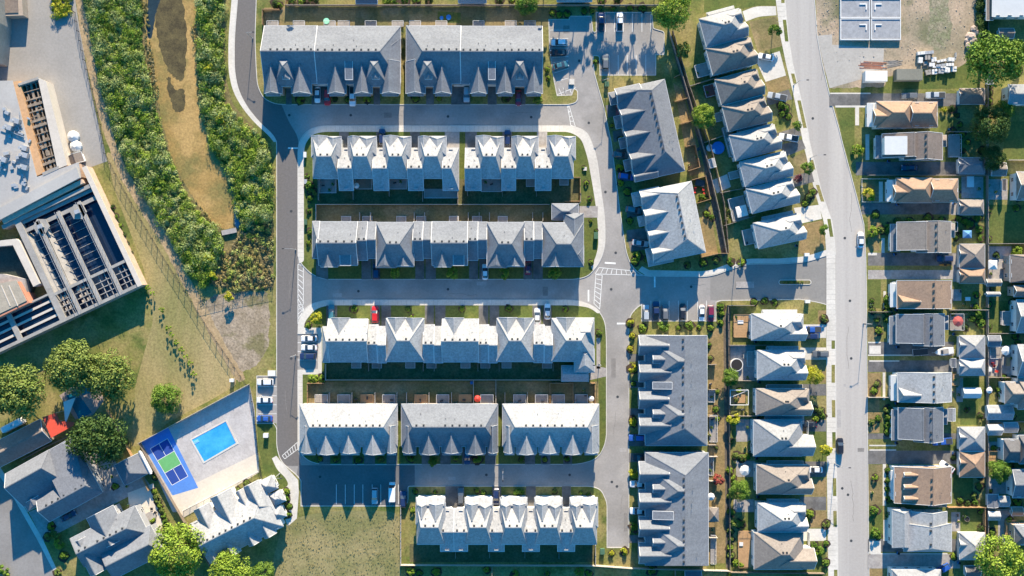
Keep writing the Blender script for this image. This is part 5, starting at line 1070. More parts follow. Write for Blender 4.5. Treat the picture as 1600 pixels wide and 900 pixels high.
for a in ((873.5,66.5,90,'suv','white','white car parked nose-out in the left bay of the top lot'),(872.5,82,90,'sedan','black','black car below the white one in the top lot'),(876,102,-76,'sedan','teal','teal car parked at an angle near the hatched area'),(939.5,34,0,'pickup','navy','dark pickup in the upper row of the top lot'),
 (968.5,34,0,'pickup','white','white pickup with brown hood in the upper row of the top lot'),(946,97,0,'suv','grey','dark car alone in the lower left stall of the top lot'),
 (483,529,90,'sedan','white','upper white car in the three-stall bay beside the left lane'),(483,543,90,'sedan','white','lower white car in the three-stall bay beside the left lane'),(481,556.5,90,'suv','navy','dark blue car in the lowest stall of the three-stall bay'),
 (414.5,597,90,'suv','white','white car with dark glass in the top stall beside the pool lawn'),(413.5,625,90,'sedan','white','white car in the middle of the stalls beside the pool lawn'),(413.5,654,90,'sedan','blue','blue car in the bottom stall beside the pool lawn'),
 (1009.5,489,0,'suv','silver','silver car at the left end of the visitor stalls'),(1025,486,0,'pickup','navy','dark blue pickup second in the visitor stalls'),(1039.5,488,0,'suv','grey','dark grey car third in the visitor stalls'),(1067,487,0,'suv','black','black car standing alone in the visitor stalls'),(1096.5,489,180,'sedan','white','white car in the visitor stalls beside the red one'),(1110.5,490,180,'suv','maroon','dark red car at the right end of the visitor stalls'),
 (585.5,775,180,'suv','silver','silver car in the bottom parking bay left of the white van'),(613,768,0,'van','white','long white van in the bottom parking bay'),(630,780,0,'suv','navy','dark car at the right end of the bottom parking bay'),
 (1345,375,0,'sedan','white','white car parked at the right kerb of the street'),(1312.5,697,0,'suv','black','black car parked at the left kerb of the street')): car(*a, z=.01)
# boat on trailer
t = thing('motor_boat', 'white motor boat on the driveway beside the joined garages', 'boat', (*W(1475,549,1).xy, g_), R(8))
b = MB(); st = [(-2.9,.95,.5,1.2,1.0),(-1,1.15,.45,1.3,1.15),(1,1.1,.5,1.4,1.1),(2.4,.6,.7,1.5,.6),(3.1,.08,1.0,1.55,.1)]; loft(b, [(y,w0,z0,z1,w1) for y,w0,z0,z1,w1 in st])
o = b.build('hull', M_trim, t, rz=R(90)); b = MB(); b.box(0,0,1.35,1.5,2.4,.10); b.build('cockpit', M_woodg, o); b = MB(); b.box(0,.9,1.4,1.3,.7,.5,top=.7); b.build('windscreen', M_glass, o)
b = MB(); b.box(0,0,.3,.15,7.2,.15); [b.cyl(s*1.0,-.6,.33,.33,.33,.2,12,axis='x') for s in (-1,1)]; b.build('boat_trailer_frame', M_galv, t, rz=R(90))
t = thing('utility_trailer', 'low empty utility trailer with white rails on the driveway left of the boat', 'trailer', (*W(1437,550,.5).xy, g_), R(5))
b = MB(); b.box(0,0,.5,4.8,2,.1); b.build('trailer_bed', M_vent, t); b = MB()
for s in (-1, 1): b.bar((-2.4,s,.9),(2.4,s,.9),.08,.08); [b.bar((x,s,.5),(x,s,.9),.06,.06) for x in (-2.4,-1.2,0,1.2,2.4)]
b.bar((-2.4,-1,.95),(-2.4,1,.95),.12,.12); b.build('railing', M_trim, t); b = MB(); [b.cyl(0,s*1.1,.33,.33,.33,.2,12,axis='y') for s in (-1,1)]; b.build('wheel', M_black, t)
t = thing('kayak', 'orange kayak lying beside the drive by the joined garages', 'kayak', (*W(1476,414,0).xy, g_), 0)
b = MB(); loft(b, [(-2,.05,.1,.2,.05),(-1,.33,0,.32,.3),(0,.4,0,.35,.36),(1,.33,0,.32,.3),(2,.05,.1,.2,.05)]); b.build('hull', mat('orange_plastic',(.6,.22,.03),rough=.4), t, rz=R(90)); b = MB(); b.box(0,0,.34,.5,.9,.04); b.build('seat', M_black, t, rz=R(90))
t = thing('tank_trailer', 'rounded white camper trailer under the trees at the left edge', 'trailer', (*W(22,664,1).xy, g_), R(27))
b = MB(); loft(b, [(-3.8,.8,.5,2.0,.7),(-3.4,1.15,.4,2.6,.9),(3.2,1.15,.4,2.6,.9),(3.8,.8,.5,2.0,.7)]); b.build('body', M_trim, t, rz=R(90)); b = MB(); b.box(0,0,2.6,.6,.6,.15); b.build('roof_vent', M_galv, t, rz=R(90)); b = MB(); [b.cyl(0,s*1.05,.33,.33,.33,.2,12,axis='y') for s in (-1,1)]; b.build('wheel', M_black, t)

# ---------------------------------------------------------------- fences: every panel a part
def panelmesh(m):
    b = MB()
    for i in range(16): b.box((i+.5)/16, (.02 if i % 2 else -.02), .05, .9/16, .04, 1.70+.02*(i % 3))
    b.box(.5, 0, 1.74, 1.0, .14, .05); b.box(.5, 0, .3, 1, .1, .1)
    return b.mesh('fence_panel', m)
def postmesh(m, h=1.9): b = MB(); b.box(0,0,0,.13,.13,h); b.box(0,0,h,.17,.17,.05); return b.mesh('post', m)
def railmesh(m, h=1.2):
    b = MB(); b.box(.5,0,h-.06,1,.06,.06); b.box(.5,0,.12,1,.05,.05)
    for i in range(12): b.box((i+.5)/12, 0, .12, .012, .03, h-.15)
    return b.mesh('railing_panel', m)
M_fgrey = mat('fence_grey_wood', (.30,.26,.22), var=.15, scale=3); M_fpale = mat('fence_pale_wood', (.46,.41,.35), var=.12, scale=3)
b = MB(); b.box(.5,0,1.78,1,.05,.05); b.box(.5,0,.9,1,.025,.025); b.box(.5,0,.1,1,.025,.025)
for i in range(9): b.box((i+.5)/9,0,.1,.006,.02,1.68)
chain = b.mesh('railing_panel', M_metal)
FP = {'grey': (panelmesh(M_fgrey), postmesh(M_fgrey)), 'pale': (panelmesh(M_fpale), postmesh(M_fpale)), 'cedar': (panelmesh(M_woodn), postmesh(M_woodn)), 'dark': (panelmesh(M_wood), postmesh(M_wood)),
      'iron': (railmesh(M_metal, 1.5), postmesh(M_metal, 1.55)), 'galv': (chain, postmesh(M_metal, 1.9)), 'white': (railmesh(M_trim, 1.0), postmesh(M_trim, 1.05))}
def fence(label, pts, k='grey', name='wooden_fence', step=2.5, h=1.0, group=None, cat='fence', z=G):
    pm, qm = FP[k]; P = [Vector((*W(x, y, 0).xy, 0)) for x, y in pts]; c = P[0]
    if k in ('iron', 'galv'): name = 'metal_fence'
    r = thing(name, label, cat, (c.x, c.y, z), group=group)
    def post(p): o = new('post', qm, r, (p.x-c.x, p.y-c.y, 0)); o.scale = (1,1,h)
    post(P[0])
    for a, b_ in zip(P, P[1:]):
        d = b_-a; n = max(1, round(d.length/step)); ang = math.atan2(d.y, d.x)
        for i in range(n):
            p = a+d*i/n; o = new('fence_panel' if k not in ('iron','galv','white') else 'railing_panel', pm, r, (p.x-c.x, p.y-c.y, 0), ang); o.scale = (d.length/n, 1, h)
            post(a+d*(i+1)/n)
    return r
F = fence
F('long grey fence behind the two big grey blocks along the top', [(447,10),(1036,10)], 'grey'); F('short fence return at the top left corner of the grey block', [(438,17),(412,17),(412,40)], 'cedar')
F('pale fence between the second and third rows', [(495,345),(495,320),(858,320)], 'pale'); F('pale fence at the right end of the third row yard', [(883,315),(906,315),(906,278),(897,278)], 'cedar')
for i, (x, y0, y1) in enumerate(((499,280,313),(553,299,312),(609,299,307),(661,299,315),(716,299,320),(731,299,306),(785,299,307),(838,299,307))): F(ORD[i]+' yard divider from the left behind the second row', [(x,y0),(x,y1)], 'grey', group='yard dividers of the second row')
for i, x in enumerate((563,580,648,664,732,749,765,832,848)): F(ORD[i]+' privacy screen from the left behind the third row', [(x,333),(x,345)], 'pale', group='privacy screens of the third row')
F('pale fence between the fourth and hipped rows', [(510,569),(510,593),(875,593)], 'pale')
for i, x in enumerate((577,594,662,679,747,763,780,848,864)): F(ORD[i]+' privacy screen from the left behind the fourth row', [(x,568),(x,579)], 'grey', group='privacy screens of the fourth row')
F('cedar fence corner at the left end of the hipped row yards', [(507,598),(482,598),(482,630)], 'cedar'); F('cedar enclosure behind the rightmost hipped block', [(859,630),(859,598),(895,598),(895,630)], 'cedar'); F('short cedar fence at the right end of the hipped row', [(920,598),(929,598),(929,630)], 'cedar')
for i, (x, y0) in enumerate(((516,613),(551,613),(587,613),(621,613),(636,613),(671,613),(706,613),(740,594),(775,594),(789,613),(824,613))): F(ORD[i]+' yard divider from the left behind the hipped row', [(x,y0),(x,630)], 'pale', group='yard dividers of the hipped row')
F('pale fence around the bottom of the lowest row and along the estate edge', [(627,788),(627,881),(930,882),(985,886),(1138,890)], 'pale')
for i, (x, y) in enumerate(((712,870),(765,869),(820,869),(873,870))): F(ORD[i]+' yard divider from the left under the bottom row', [(x,862),(x,y)], 'grey', group='yard dividers of the bottom row')
F('white corner post fence at the end of the bottom row', [(930,850),(930,881)], 'pale')
F('long dark fence along the alley from the top lot to the entrance road', [(1045,52),(1077,160),(1103,250),(1122,330),(1134,397)], 'grey', h=1.0); F('second long fence facing the house yards along the alley', [(1050,50),(1076,136),(1112,240),(1130,318),(1137,396)], 'dark')
F('long dark fence right of the slate and grey side blocks', [(1136,477),(1138,640),(1139,889)], 'dark')
F('fence above the timber deck by the entrance road', [(1136,477),(1176,477)], 'grey')
for i, (y, x1) in enumerate(((539,1206),(594,1180),(649,1182))): F(('fence between the first two yards below the entrance road','fence under the trampoline yard','fence under the pergola yard')[i], [(1138,y),(x1,y)], 'grey', group='yard fences left of the street')
for i, (a, c) in enumerate((((1077,136),(1121,122)),((1099,224),(1142,208)),((1124,302),(1166,294)),((1130,353),(1178,338)),((1095,60),(1104,36)))): F(('fence between the taupe house yard and the semi-detached yard','fence above the blue pool yard','fence below the pergola deck yard','fence above the pale corner house yard','pale garden fence left of the top pale house')[i], [a,c], 'pale' if i == 4 else 'grey', group='yard fences left of the street')
for i, (a, c) in enumerate((((1053,122),(1061,118)),((1053,160),(1072,155)),((1061,195),(1080,190)),)): F(ORD[i]+' cedar divider from the top behind the slate tilted block', [a,c], 'cedar', group='cedar dividers of the slate tilted block')
F('cedar fence round the sunken patio of the slate tilted block', [(1070,230),(1085,227),(1092,262),(1074,268)], 'cedar'); F('cedar fence round the pale patio of the white tilted block', [(1080,282),(1101,276),(1108,312),(1088,318)], 'cedar'); F('cedar fence at the lower end of the white tilted block', [(1093,397),(1095,402),(1122,396),(1137,396)], 'cedar')
for i, y in enumerate((569,608,650,694)): F(ORD[i]+' divider from the top behind the upper right slate block', [(1106,y),(1117,y)], 'grey', group='dividers behind the slate block')
for i, y in enumerate((712,750,792,838)): F(ORD[i]+' divider from the top behind the bottom right block', [(1107,y),(1119,y)], 'pale', group='dividers behind the bottom right block')
F('long property fence along the lane at far right', [(1540,120),(1540,480)], 'grey'); F('lower part of the property fence at far right', [(1540,484),(1540,895)], 'grey')
F('white picket fence round the front yard with the round shrub', [(1386,280),(1345,280),(1346,316),(1386,316)], 'white', name='picket_fence')
for i, (x0, y, x1, k) in enumerate(((1479,207,1540,'grey'),(1355,274.6,1540,'grey'),(1480,484,1540,'pale'),(1478,791,1540,'cedar'),(1541,381,1620,'grey'),(1541,520.5,1620,'grey'),(1541,589,1620,'grey'),(1541,658,1620,'grey'),(1541,794,1620,'grey'),(1356,487,1390,'grey'),(1354,620,1392,'pale'))):
    F(('fence under the shaded yard of the small brown garage','fence under the long dark driveway','fence under the patio of the tan roofed house','orange cedar fence under the three-dormer house','fence under the dark square lawn at far right','fence above the slate garden shed at far right','fence below the red patio chairs','fence below the long pale shed','fence below the blue-grey shed','short front fence above the grey gabled house','short front fence below the white roofed house')[i], [(x0,y),(x1,y)], k)
F('cedar fence beside the green lawn of the broken-roof house', [(1535,792),(1535,832)], 'cedar'); F('fence behind the bright square lawn', [(1572,251),(1640,251)], 'pale')
F('grey fence behind the upper grey gabled house yard', [(1560,560),(1560,588)], 'grey')
F('tall pale fence along the upper side of the pool deck', [(220,691),(390,600)], 'pale', h=1.15); F('dark iron fence down the right side of the pool deck', [(390,601),(397,640),(405,720),(410,745)], 'iron', step=2.4); F('dark iron fence between the court and the white pool house', [(220,691),(268,776),(330,882)], 'dark', step=2.4)
F('white railing between the pool paving and the cream path', [(287,797),(404,736)], 'white', name='railing')
F('chain-link fence along the trail beside the plant', [(118,20),(130,80),(145,140),(158,195),(165,240),(190,288),(222,345),(255,400),(290,455),(330,520),(385,600)], 'galv', step=3.4)
F('chain-link fence above the gravel patch', [(310,472),(350,462),(427,447)], 'galv', step=3.2)
F('wooden fence left of the dry field below the trees', [(170,640),(205,705),(235,765)], 'cedar'); F('grey fence under the brown roofed low house', [(40,716),(75,697),(112,680)], 'grey')
F('vertical dividing fence below the bottom fence, left', [(769,884),(769,960)], 'grey'); F('vertical dividing fence below the bottom fence, right', [(1054,889),(1054,960)], 'grey')
F('divider at the top edge above the left grey block', [(448,-30),(448,10)], 'cedar'); F('second divider at the top edge above the left grey block', [(566,-30),(566,10)], 'grey')
F('long dark fence below the lowest house left of the street', [(1140,892),(1285,894)], 'dark')
F('fence by the hedge at the top right corner', [(1538,-20),(1541,60),(1541,120)], 'dark')

# ---------------------------------------------------------------- decks and yard things
def deck(x0, y0, x1, y1, label, m=M_woodg, z=.55, rail='u', group='back decks of the estate', rot=0, clutter=True):
    c = W((x0+x1)/2, (y0+y1)/2, z); w_, h_ = (x1-x0)*S, (y1-y0)*S
    r = thing('deck', label, 'deck', (c.x, c.y, G), -R(rot), group)
    b = MB(); n = max(4, int(h_/.5))
    for i in range(n): b.box(0, -h_/2+(i+.5)*h_/n, z-.05, w_, h_/n-.03, .05)
    b.box(0,0,0,w_-.2,h_-.2,z-.06); b.build('platform', m, r); b = MB(); e = .05; zz = z+.95
    ed = {'u': ((-1,1),(1,1)), 'd': ((-1,-1),(1,-1)), 'l': ((-1,-1),(-1,1)), 'r': ((1,-1),(1,1))}; op = {'u':'d','d':'u','l':'r','r':'l'}[rail]
    for k, (p, q) in ed.items():
        if k == op: continue
        P, Q = Vector((p[0]*(w_/2-e), p[1]*(h_/2-e), zz)), Vector((q[0]*(w_/2-e), q[1]*(h_/2-e), zz)); b.bar(P, Q, .09, .06); d = Q-P; m_ = max(2, int(d.length/1.2))
        for i in range(m_+1): a = P+d*i/m_; b.bar((a.x,a.y,z), (a.x,a.y,zz), .07, .07)
    b.build('railing', M_trim if m is not M_woodn else m, r)
    return r
for i, x in enumerate((419,460,508,530,572,614,641,682,740,790,820)): deck(x-1, 33.5, x+17, 42, ORD[i]+' small back deck from the left behind the top grey blocks', group='decks behind the top blocks')
for i, x in enumerate((493,528,564,598,648,682,717,751,802,836,862,898)): deck(x, 616, x+20, 631, ORD[i]+' back deck from the left behind the hipped row', M_woodn if i in (2,4,6) else M_woodg, group='decks behind the hipped row')
for i, x in enumerate((534,567,620,651,702,738,778)): deck(x, 338, x+15, 348, ORD[i]+' back step deck from the left behind the third row', group='decks behind the third row')
for i, x in enumerate((550,582,634,667,720,751,784,847)): deck(x, 566, x+15, 575, ORD[i]+' back step deck from the left behind the fourth row', rail='d', group='decks behind the fourth row')
deck(500,280,526,302,'curved-edge grey patio deck at the left end of the second row',M_woodg,.2,'d'); deck(609,280,636,296,'deck of the third unit in the second row',M_woodg,.4,'d'); deck(663,295,715,310,'wide grey deck at the right end of the left pale block',M_woodg,.5,'d'); deck(752,280,784,300,'deck under the first unit of the right pale block',M_woodg,.4,'d'); deck(822,280,836,292,'blue-grey deck under the middle unit of the right pale block',M_woodg,.4,'d'); deck(874,280,888,290,'deck under the last unit of the right pale block',M_woodg,.4,'d')
deck(556,281,582,296,'dark patio deck of the second unit in the second row',M_wood,.3,'d')
deck(1146,491,1171,527,'brown timber deck behind the pale house under the entrance road',M_woodn,.6,'l'); deck(1166,549,1182,572,'grey deck with steps beside the trampoline',M_woodg,.7,'l'); deck(1153,829,1177,886,'reddish timber deck behind the lowest house',M_woodn,.5,'l')
deck(1086,100,1110,120,'grey deck behind the second taupe house',M_woodg,.6,'l',rot=-15); deck(1100,133,1116,152,'dark red deck behind the taupe semi-detached pair',mat('red_stain',(.22,.07,.06)),.6,'l',rot=-15); deck(1116,176,1132,190,'grey deck of the lower taupe semi',M_woodg,.6,'l',rot=-15)
deck(1138,268,1154,280,'white railed deck of the upper white semi',M_woodg,.7,'l',rot=-14); deck(1140,308,1166,344,'large grey deck of the lower white semi with square canopy',M_woodg,.5,'l',rot=-14); deck(1160,358,1180,382,'white railed deck behind the pale corner house',M_woodg,.7,'l',rot=-12)
deck(1133,198,1146,245,'pale balcony deck behind the blue-grey house',M_woodg,1.2,'l',rot=-15)
deck(1481,211,1500,246,'blue-grey deck behind the brown house with white roof panel',M_woodg,.6,'r'); deck(1480,347,1494,362,'small step deck behind the opposite taupe gabled house',M_woodg,.5,'r'); deck(1484,584,1500,602,'tan deck beside the white gabled shed',M_woodn,.4,'r'); deck(1545,542,1563,560,'low boarded platform under the slate shed',M_woodg,.25,'l'); deck(1543,704,1560,720,'old boarded terrace right of the tan garage',M_woodn,.25,'l'); deck(1484,490,1504,516,'deck with red umbrella behind the grey gabled house',M_woodg,.6,'r'); deck(1563,486,1584,508,'tan deck of the pale house at far right',M_woodg,.7,'l'); deck(1570,812,1586,838,'brown deck with steps beside the maroon house',M_woodn,.5,'l'); deck(1108,648,1120,690,'back terrace of the upper right slate block',M_woodg,.3,'r'); deck(1107,712,1114,742,'back terrace of the bottom right block',M_woodg,.3,'r')
deck(1106,610,1116,628,'cream step deck behind the slate block',M_woodg,.4,'r'); deck(1110,835,1118,880,'narrow white terrace behind the bottom right block',M_woodg,.4,'r')
def umb(x, y, r, m, label):
    z = 2.4; p = W(x, y, z); t = thing('patio_umbrella', label, 'umbrella', (p.x, p.y, G)); b = MB(); n = 8
    vs = [(0,0,z+.35)]+[(r*math.cos(i*math.pi/4), r*math.sin(i*math.pi/4), z-.15) for i in range(n)]; b.add(vs, [(0,1+i,1+(i+1)%n) for i in range(n)]+[(0,1+(i+1)%n,1+i) for i in range(n)]*0)
    b.add([(v[0],v[1],v[2]-.03) for v in vs], [(0,1+(i+1)%n,1+i) for i in range(n)]); b.build('canopy', m, t); b = MB(); b.cyl(0,0,0,.04,.03,z+.3,8); b.cyl(0,0,0,.3,.25,.08,10); b.build('pole', M_metal, t)
M_canv = mat('pale_canvas', (.66,.64,.60), var=.05)
umb(1164,735,1.7,M_canv,'white round patio umbrella behind the taupe house'); umb(1497,502,1.7,mat('faded_red_canvas',(.38,.09,.08)),'large red patio umbrella behind the grey gabled house'); umb(1572,548,1.5,M_canv,'white patio umbrella above the red chairs'); umb(1111,776,1.2,M_canv,'white round umbrella behind the bottom right block'); umb(746,623,1.1,M_red,'bright red umbrella behind the middle hipped block'); umb(1546,610,1.0,M_canv,'round pale table umbrella by the white patio slab'); umb(557,290,.9,M_canv,'small pale umbrella behind the second pale unit'); umb(924,623,.9,M_canv,'cream umbrella at the right end of the hipped row')
def gaz(x, y, w_, h_, rot, m, label, z=2.5, ri=.9):
    p = W(x, y, z); t = thing('gazebo', label, 'gazebo', (p.x, p.y, G), -R(rot)); b = MB(); a, c = w_*S/2, h_*S/2
    b.add([(-a,-c,z),(a,-c,z),(a,c,z),(-a,c,z),(0,0,z+ri)], [(0,1,4),(1,2,4),(2,3,4),(3,0,4),(3,2,1,0)]); b.build('canopy', m, t)
    for sx in (-1,1):
        for sy in (-1,1): b = MB(); b.box(sx*(a-.15), sy*(c-.15), 0, .1, .1, z); b.build('post', M_metal, t)
gaz(1159,330,17,17,-14,M_canv,'square white canopy on the deck of the lower white semi',ri=.3); gaz(1115,804,16,22,0,RF['taupe'],'taupe hard-top gazebo behind the bottom right block'); gaz(1511,366,14,12,0,mat('blue_canvas',(.10,.24,.42)),'blue canopy behind the opposite taupe gabled house'); gaz(1551,414,14,14,0,M_canv,'pale grey pointed canopy on the cluttered patio')
t = thing('pergola', 'white timber pergola with crossed beams behind the taupe house', 'pergola', (*W(1155,621,2.4).xy, G)); b = MB()
for s in (-1,1): b.bar((-2.8,s*2.3,2.4),(2.8,s*2.3,2.4),.2,.2); b.bar((s*2.8,-2.3,2.42),(s*2.8,2.3,2.42),.2,.2)
b.bar((-2.8,0,2.3),(2.8,2.2,2.3),.12,.12); b.build('beam', M_trim, t)
for sx in (-1,1):
    for sy in (-1,1): b = MB(); b.box(sx*2.75,sy*2.25,0,.15,.15,2.4); b.build('post', M_trim, t)
b = MB(); b.box(0,0,.02,5,4,.12); b.build('platform', M_woodn, t)
def disc(name, x, y, r, m, label, cat, h=.5, rim=M_trim):
    t = thing(name, label, cat, (*W(x, y, h).xy, G)); b = MB(); b.cyl(0,0,0,r,r,h,20); b.build('rim', rim, t); b = MB(); b.cyl(0,0,h,r*.88,r*.88,.02,20); b.build('surface', m, t)
disc('trampoline',1151,570,2.0,M_black,'round black trampoline with pale frame in the fenced yard','trampoline',.9)
disc('play_pool',1122,231,2.0,M_bluep,'round blue inflatable pool in the yard beside the alley','pool',.6,M_bluep); disc('play_pool',1109,231,1.1,M_trim,'small white paddling tub beside the round blue pool','pool',.4)
disc('play_pool',690,28,.6,M_bluep,'small blue paddling pool on the green patch, left of the two','pool',.3,M_bluep); disc('play_pool',701,27,.8,M_bluep,'blue paddling pool on the green patch, right of the two','pool',.3,M_bluep)
sheet('lawn',[(684,18),(720,20),(720,36),(684,36)],M_lush,L(2))
disc('round_table',510,33,.95,mat('mint_plastic',(.25,.6,.42)),'round mint-green table top behind the top left block','table',.7,mat('mint_plastic',(0,0,0)))
disc('round_table',235,808,1.7,M_patio,'round grey table on the garden terrace at lower left','table',.7,M_patio); disc('fire_pit',1545,607,.8,M_trim,'round white fire pit in the flower yard at far right','fire pit',.5)
disc('fire_pit',1511,811,.8,M_black,'round dark fire pit on the lawn of the broken-roof house','fire pit',.4,M_tanw)
disc('fountain',1546,577,.8,M_trim,'round white planter beside the red chairs','planter',.6); disc('hot_tub',737,598,.5,M_bluep,'small round blue tub at the fence between the middle rows','tub',.5,M_bluep)
def chair(x, y, ang, m, label, g=None):
    t = thing('garden_chair', label, 'chair', (*W(x, y, .4).xy, G), R(ang), g); b = MB(); b.box(0,0,.4,.75,.75,.08); b.build('seat', m, t); b = MB(); b.box(0,.36,.45,.75,.08,.55); b.build('backrest', m, t)
    for sx in (-1,1):
        for sy in (-1,1): b = MB(); b.box(sx*.33,sy*.33,0,.06,.06,.4); b.build('leg', m, t)
for i, (x, y, a) in enumerate(((1543,569,40),(1553,572,-20),(1556,580,-100),(1550,568,0))): chair(x, y, a, M_red, ORD[i]+' red garden chair on the patio by the fence, counted left to right' if i < 3 else 'red garden chair at the back of the patio ring', 'red garden chairs')
for i, (x, y, a) in enumerate(((1086,295,0),(1099,296,90),(1100,303,60),(1085,300,180),(1099,309,180))): chair(x, y, a, M_red, 'red chair on the pale fenced patio, '+('upper left','right upper','right middle','left lower','right lower')[i], 'red patio chairs')
for i, (x, y, a) in enumerate(((237,795,0),(243,801,60),(228,812,200),(222,795,30),(238,822,180))): chair(x, y, a, M_metal, ORD[i]+' dark chair round the terrace table at lower left', 'terrace chairs')
def table(x, y, w_, h_, ang, m, label, z=.75):
    t = thing('patio_table', label, 'table', (*W(x, y, z).xy, G), R(ang)); b = MB(); b.box(0,0,z-.06,w_,h_,.06); b.build('tabletop', m, t)
    for sx in (-1,1):
        for sy in (-1,1): b = MB(); b.box(sx*(w_/2-.1),sy*(h_/2-.1),0,.07,.07,z-.06); b.build('leg', m, t)
for a in ((1157,503,1.8,1.1,0,M_trim,'white table on the brown timber deck'),(1094,286,3,2,-12,M_metal,'dark lounge table on the pale fenced patio'),(1512,467,1.6,1.2,0,M_trim,'white table in the yard behind the tan roofed house'),(1575,565,1.2,2.6,0,M_woodn,'long wooden table under the white umbrella'),(1516,284,2.2,3.4,0,M_trim,'pale slatted table in the paved yard'),(1158,850,1.2,1.2,0,M_trim,'small white table on the reddish deck'),(1165,556,1.6,1.6,0,M_woodg,'grey table beside the trampoline'),(1091,233,1.4,1.0,20,M_metal,'dark table on the sunken cedar patio'),(205,800,2.2,1.2,-27,M_trim,'white terrace table beside the grey many-gabled house'),(420,560,1,1,0,M_trim,'') ):
    if a[-1]: table(*a)
# shade sails and pool at lower left
def sail(pts, zs, m, label, name='shade_sail'):
    P = [W(x, y, z) for (x, y), z in zip(pts, zs)]; c = sum(P, Vector())/len(P); c.z = G; t = thing(name, label, 'shade sail', c); b = MB()
    b.poly([tuple(p-c) for p in P]); b.poly([tuple(p-c-Vector((0,0,.04))) for p in P]); b.build('canopy', m, t)
    for p in P: b = MB(); b.cyl(p.x-c.x, p.y-c.y, 0, .07, .06, p.z-c.z, 8); b.build('pole', M_galv, t)
sail([(66,652),(88,645),(93,658),(124,660),(80,684)],[4.6,5,4.7,4.6,5],mat('red_canvas',(.55,.07,.04),var=.08),'large bright red shade sail beside the brown low roof'); sail([(117,599),(138,592),(151,610),(130,618)],[2.6,3,2.6,3],mat('teal_canvas',(.02,.20,.25),var=.1),'teal shade sail over the back-yard pool'); sail([(99,628),(118,621),(102,664)],[2.8,2.6,2.9],M_canv,'pale triangular shade sail beside the back-yard pool')
sheet('patio', [(93,618),(112,605),(128,605),(152,598),(163,625),(146,648),(118,655)], mat('pinkish_paving',(.30,.24,.22)), L(3)); sheet('pool_water', [(104,618),(120,611),(144,645),(124,655)], mat('teal_water',(.01,.13,.19),rough=.1), L(4))
# swimming pool ladder and stair
t = thing('pool_steps','white corner steps inside the swimming pool','steps',(*W(307,690,0).xy, L(6))); b = MB(); b.box(0,0,.01,1.6,1.0,.06,R(28)); b.box(.1,.1,.07,1.0,.6,.05,R(28)); b.build('step', mat('pool_step',(.2,.5,.8)), t)

# street lights: pole, arm and head
def lamp(x, y, dr, label, h=7.2):
    p = W(x, y, 0); t = thing('street_lamp', label, 'street lamp', (p.x, p.y, G), R(dr), 'street lamps'); b = MB(); b.cyl(0,0,0,.11,.06,h,8); b.cyl(0,0,0,.2,.2,.3,8); b.build('pole', M_galv, t)
    b = MB(); b.bar((0,0,h-.3),(1.9,0,h+.15),.07,.07); b.build('arm', M_galv, t); b = MB(); b.box(2.15,0,h+.08,.8,.32,.14,top=.8); b.build('lamp_head', M_metal, t)
for a in ((1240,133,0,'street lamp at the curve beside the silver pickup'),(1266,247,0,'street lamp beside the empty dark driveway'),(1349,505,180,'street lamp on the right side of the street opposite the blue pickup'),(1304,724,0,'street lamp beside the black parked car'),(905,318,90,'lane lamp on the verge right of the second row'),(1064,500,90,'lamp post behind the black car in the visitor stalls'),(1148,416,90,'lamp post above the entrance road'),(462,555,0,'lamp post beside the three-stall bay'),(437,740,0,'lamp post on the lawn by the pool path'),(948,130,200,'lamp post beside the lower stalls of the top lot'),(936,568,180,'lamp post by the path right of the fourth row'),(462,390,180,'lamp post beside the left lane sidewalk'),(395,60,0,'lamp post at the top curve of the left lane'),(786,733,270,'lamp post on the bottom lane')): lamp(*a)
# entrance island with railings
slab('traffic_island', [(1218,437,4),(1266,437,4),(1268,441,4),(1266,445,4),(1218,445,4),(1216,441,4)], M_dry, .14)
for i in range(6): T(1226+i*5.5, 441, 2.6, 'olive', ORD[i]+' small planting from the left on the traffic island', name='shrub', group='planting on the traffic island')
# utility boxes and small street things
def cab(x, y, w_, d_, h_, m, label, name='utility_box'):
    t = thing(name, label, 'utility box', (*W(x, y, h_/2).xy, G), 0, 'utility boxes'); b = MB(); b.box(0,0,0,w_,d_,h_); b.build('cabinet', m, t); b = MB(); b.box(0,0,h_,w_+.12,d_+.12,.08); b.build('lid', m, t)
M_gbox = mat('green_enamel', (.06,.13,.08))
for a in ((931,368,1.2,2,1.2,M_gbox,'green utility box beside the sidewalk near the crosswalk'),(941,861,1.3,1.6,1.2,M_gbox,'green utility box below the end of the side lane'),(948,132,1.2,1.4,1.2,M_gbox,'green utility box under the lower stalls of the top lot'),(914,264,1,1,.5,M_conc,'white concrete pad box on the verge by the second row'),(416,680,1.4,1.2,1.3,M_trim,'white cabinet on the lawn below the blue car'),(425,583,2.2,1.6,.8,M_trim,'white box above the pool-side stalls'),(893,128,1.6,1.6,.3,M_conc,'white square pad beside the hatched paving'),(363,594,1.2,.9,1.3,M_trim,'white cabinet at the top corner of the pool fence'),(477,242,.8,1.6,1.0,M_trim,'white box at the left of the second row, upper'),(478,284,.8,1.3,1.0,M_galv,'grey box at the left of the second row, middle'),(478,347,.8,1.6,1.0,M_gbox,'green box at the left of the third row'),(1261,471,1.4,.9,1.2,M_trim,'white mailbox cabinet at the corner of the entrance road'),(1260,398,1.4,.9,1.0,M_trim,'white box beside the corner lawn tree shadow')): cab(*a)
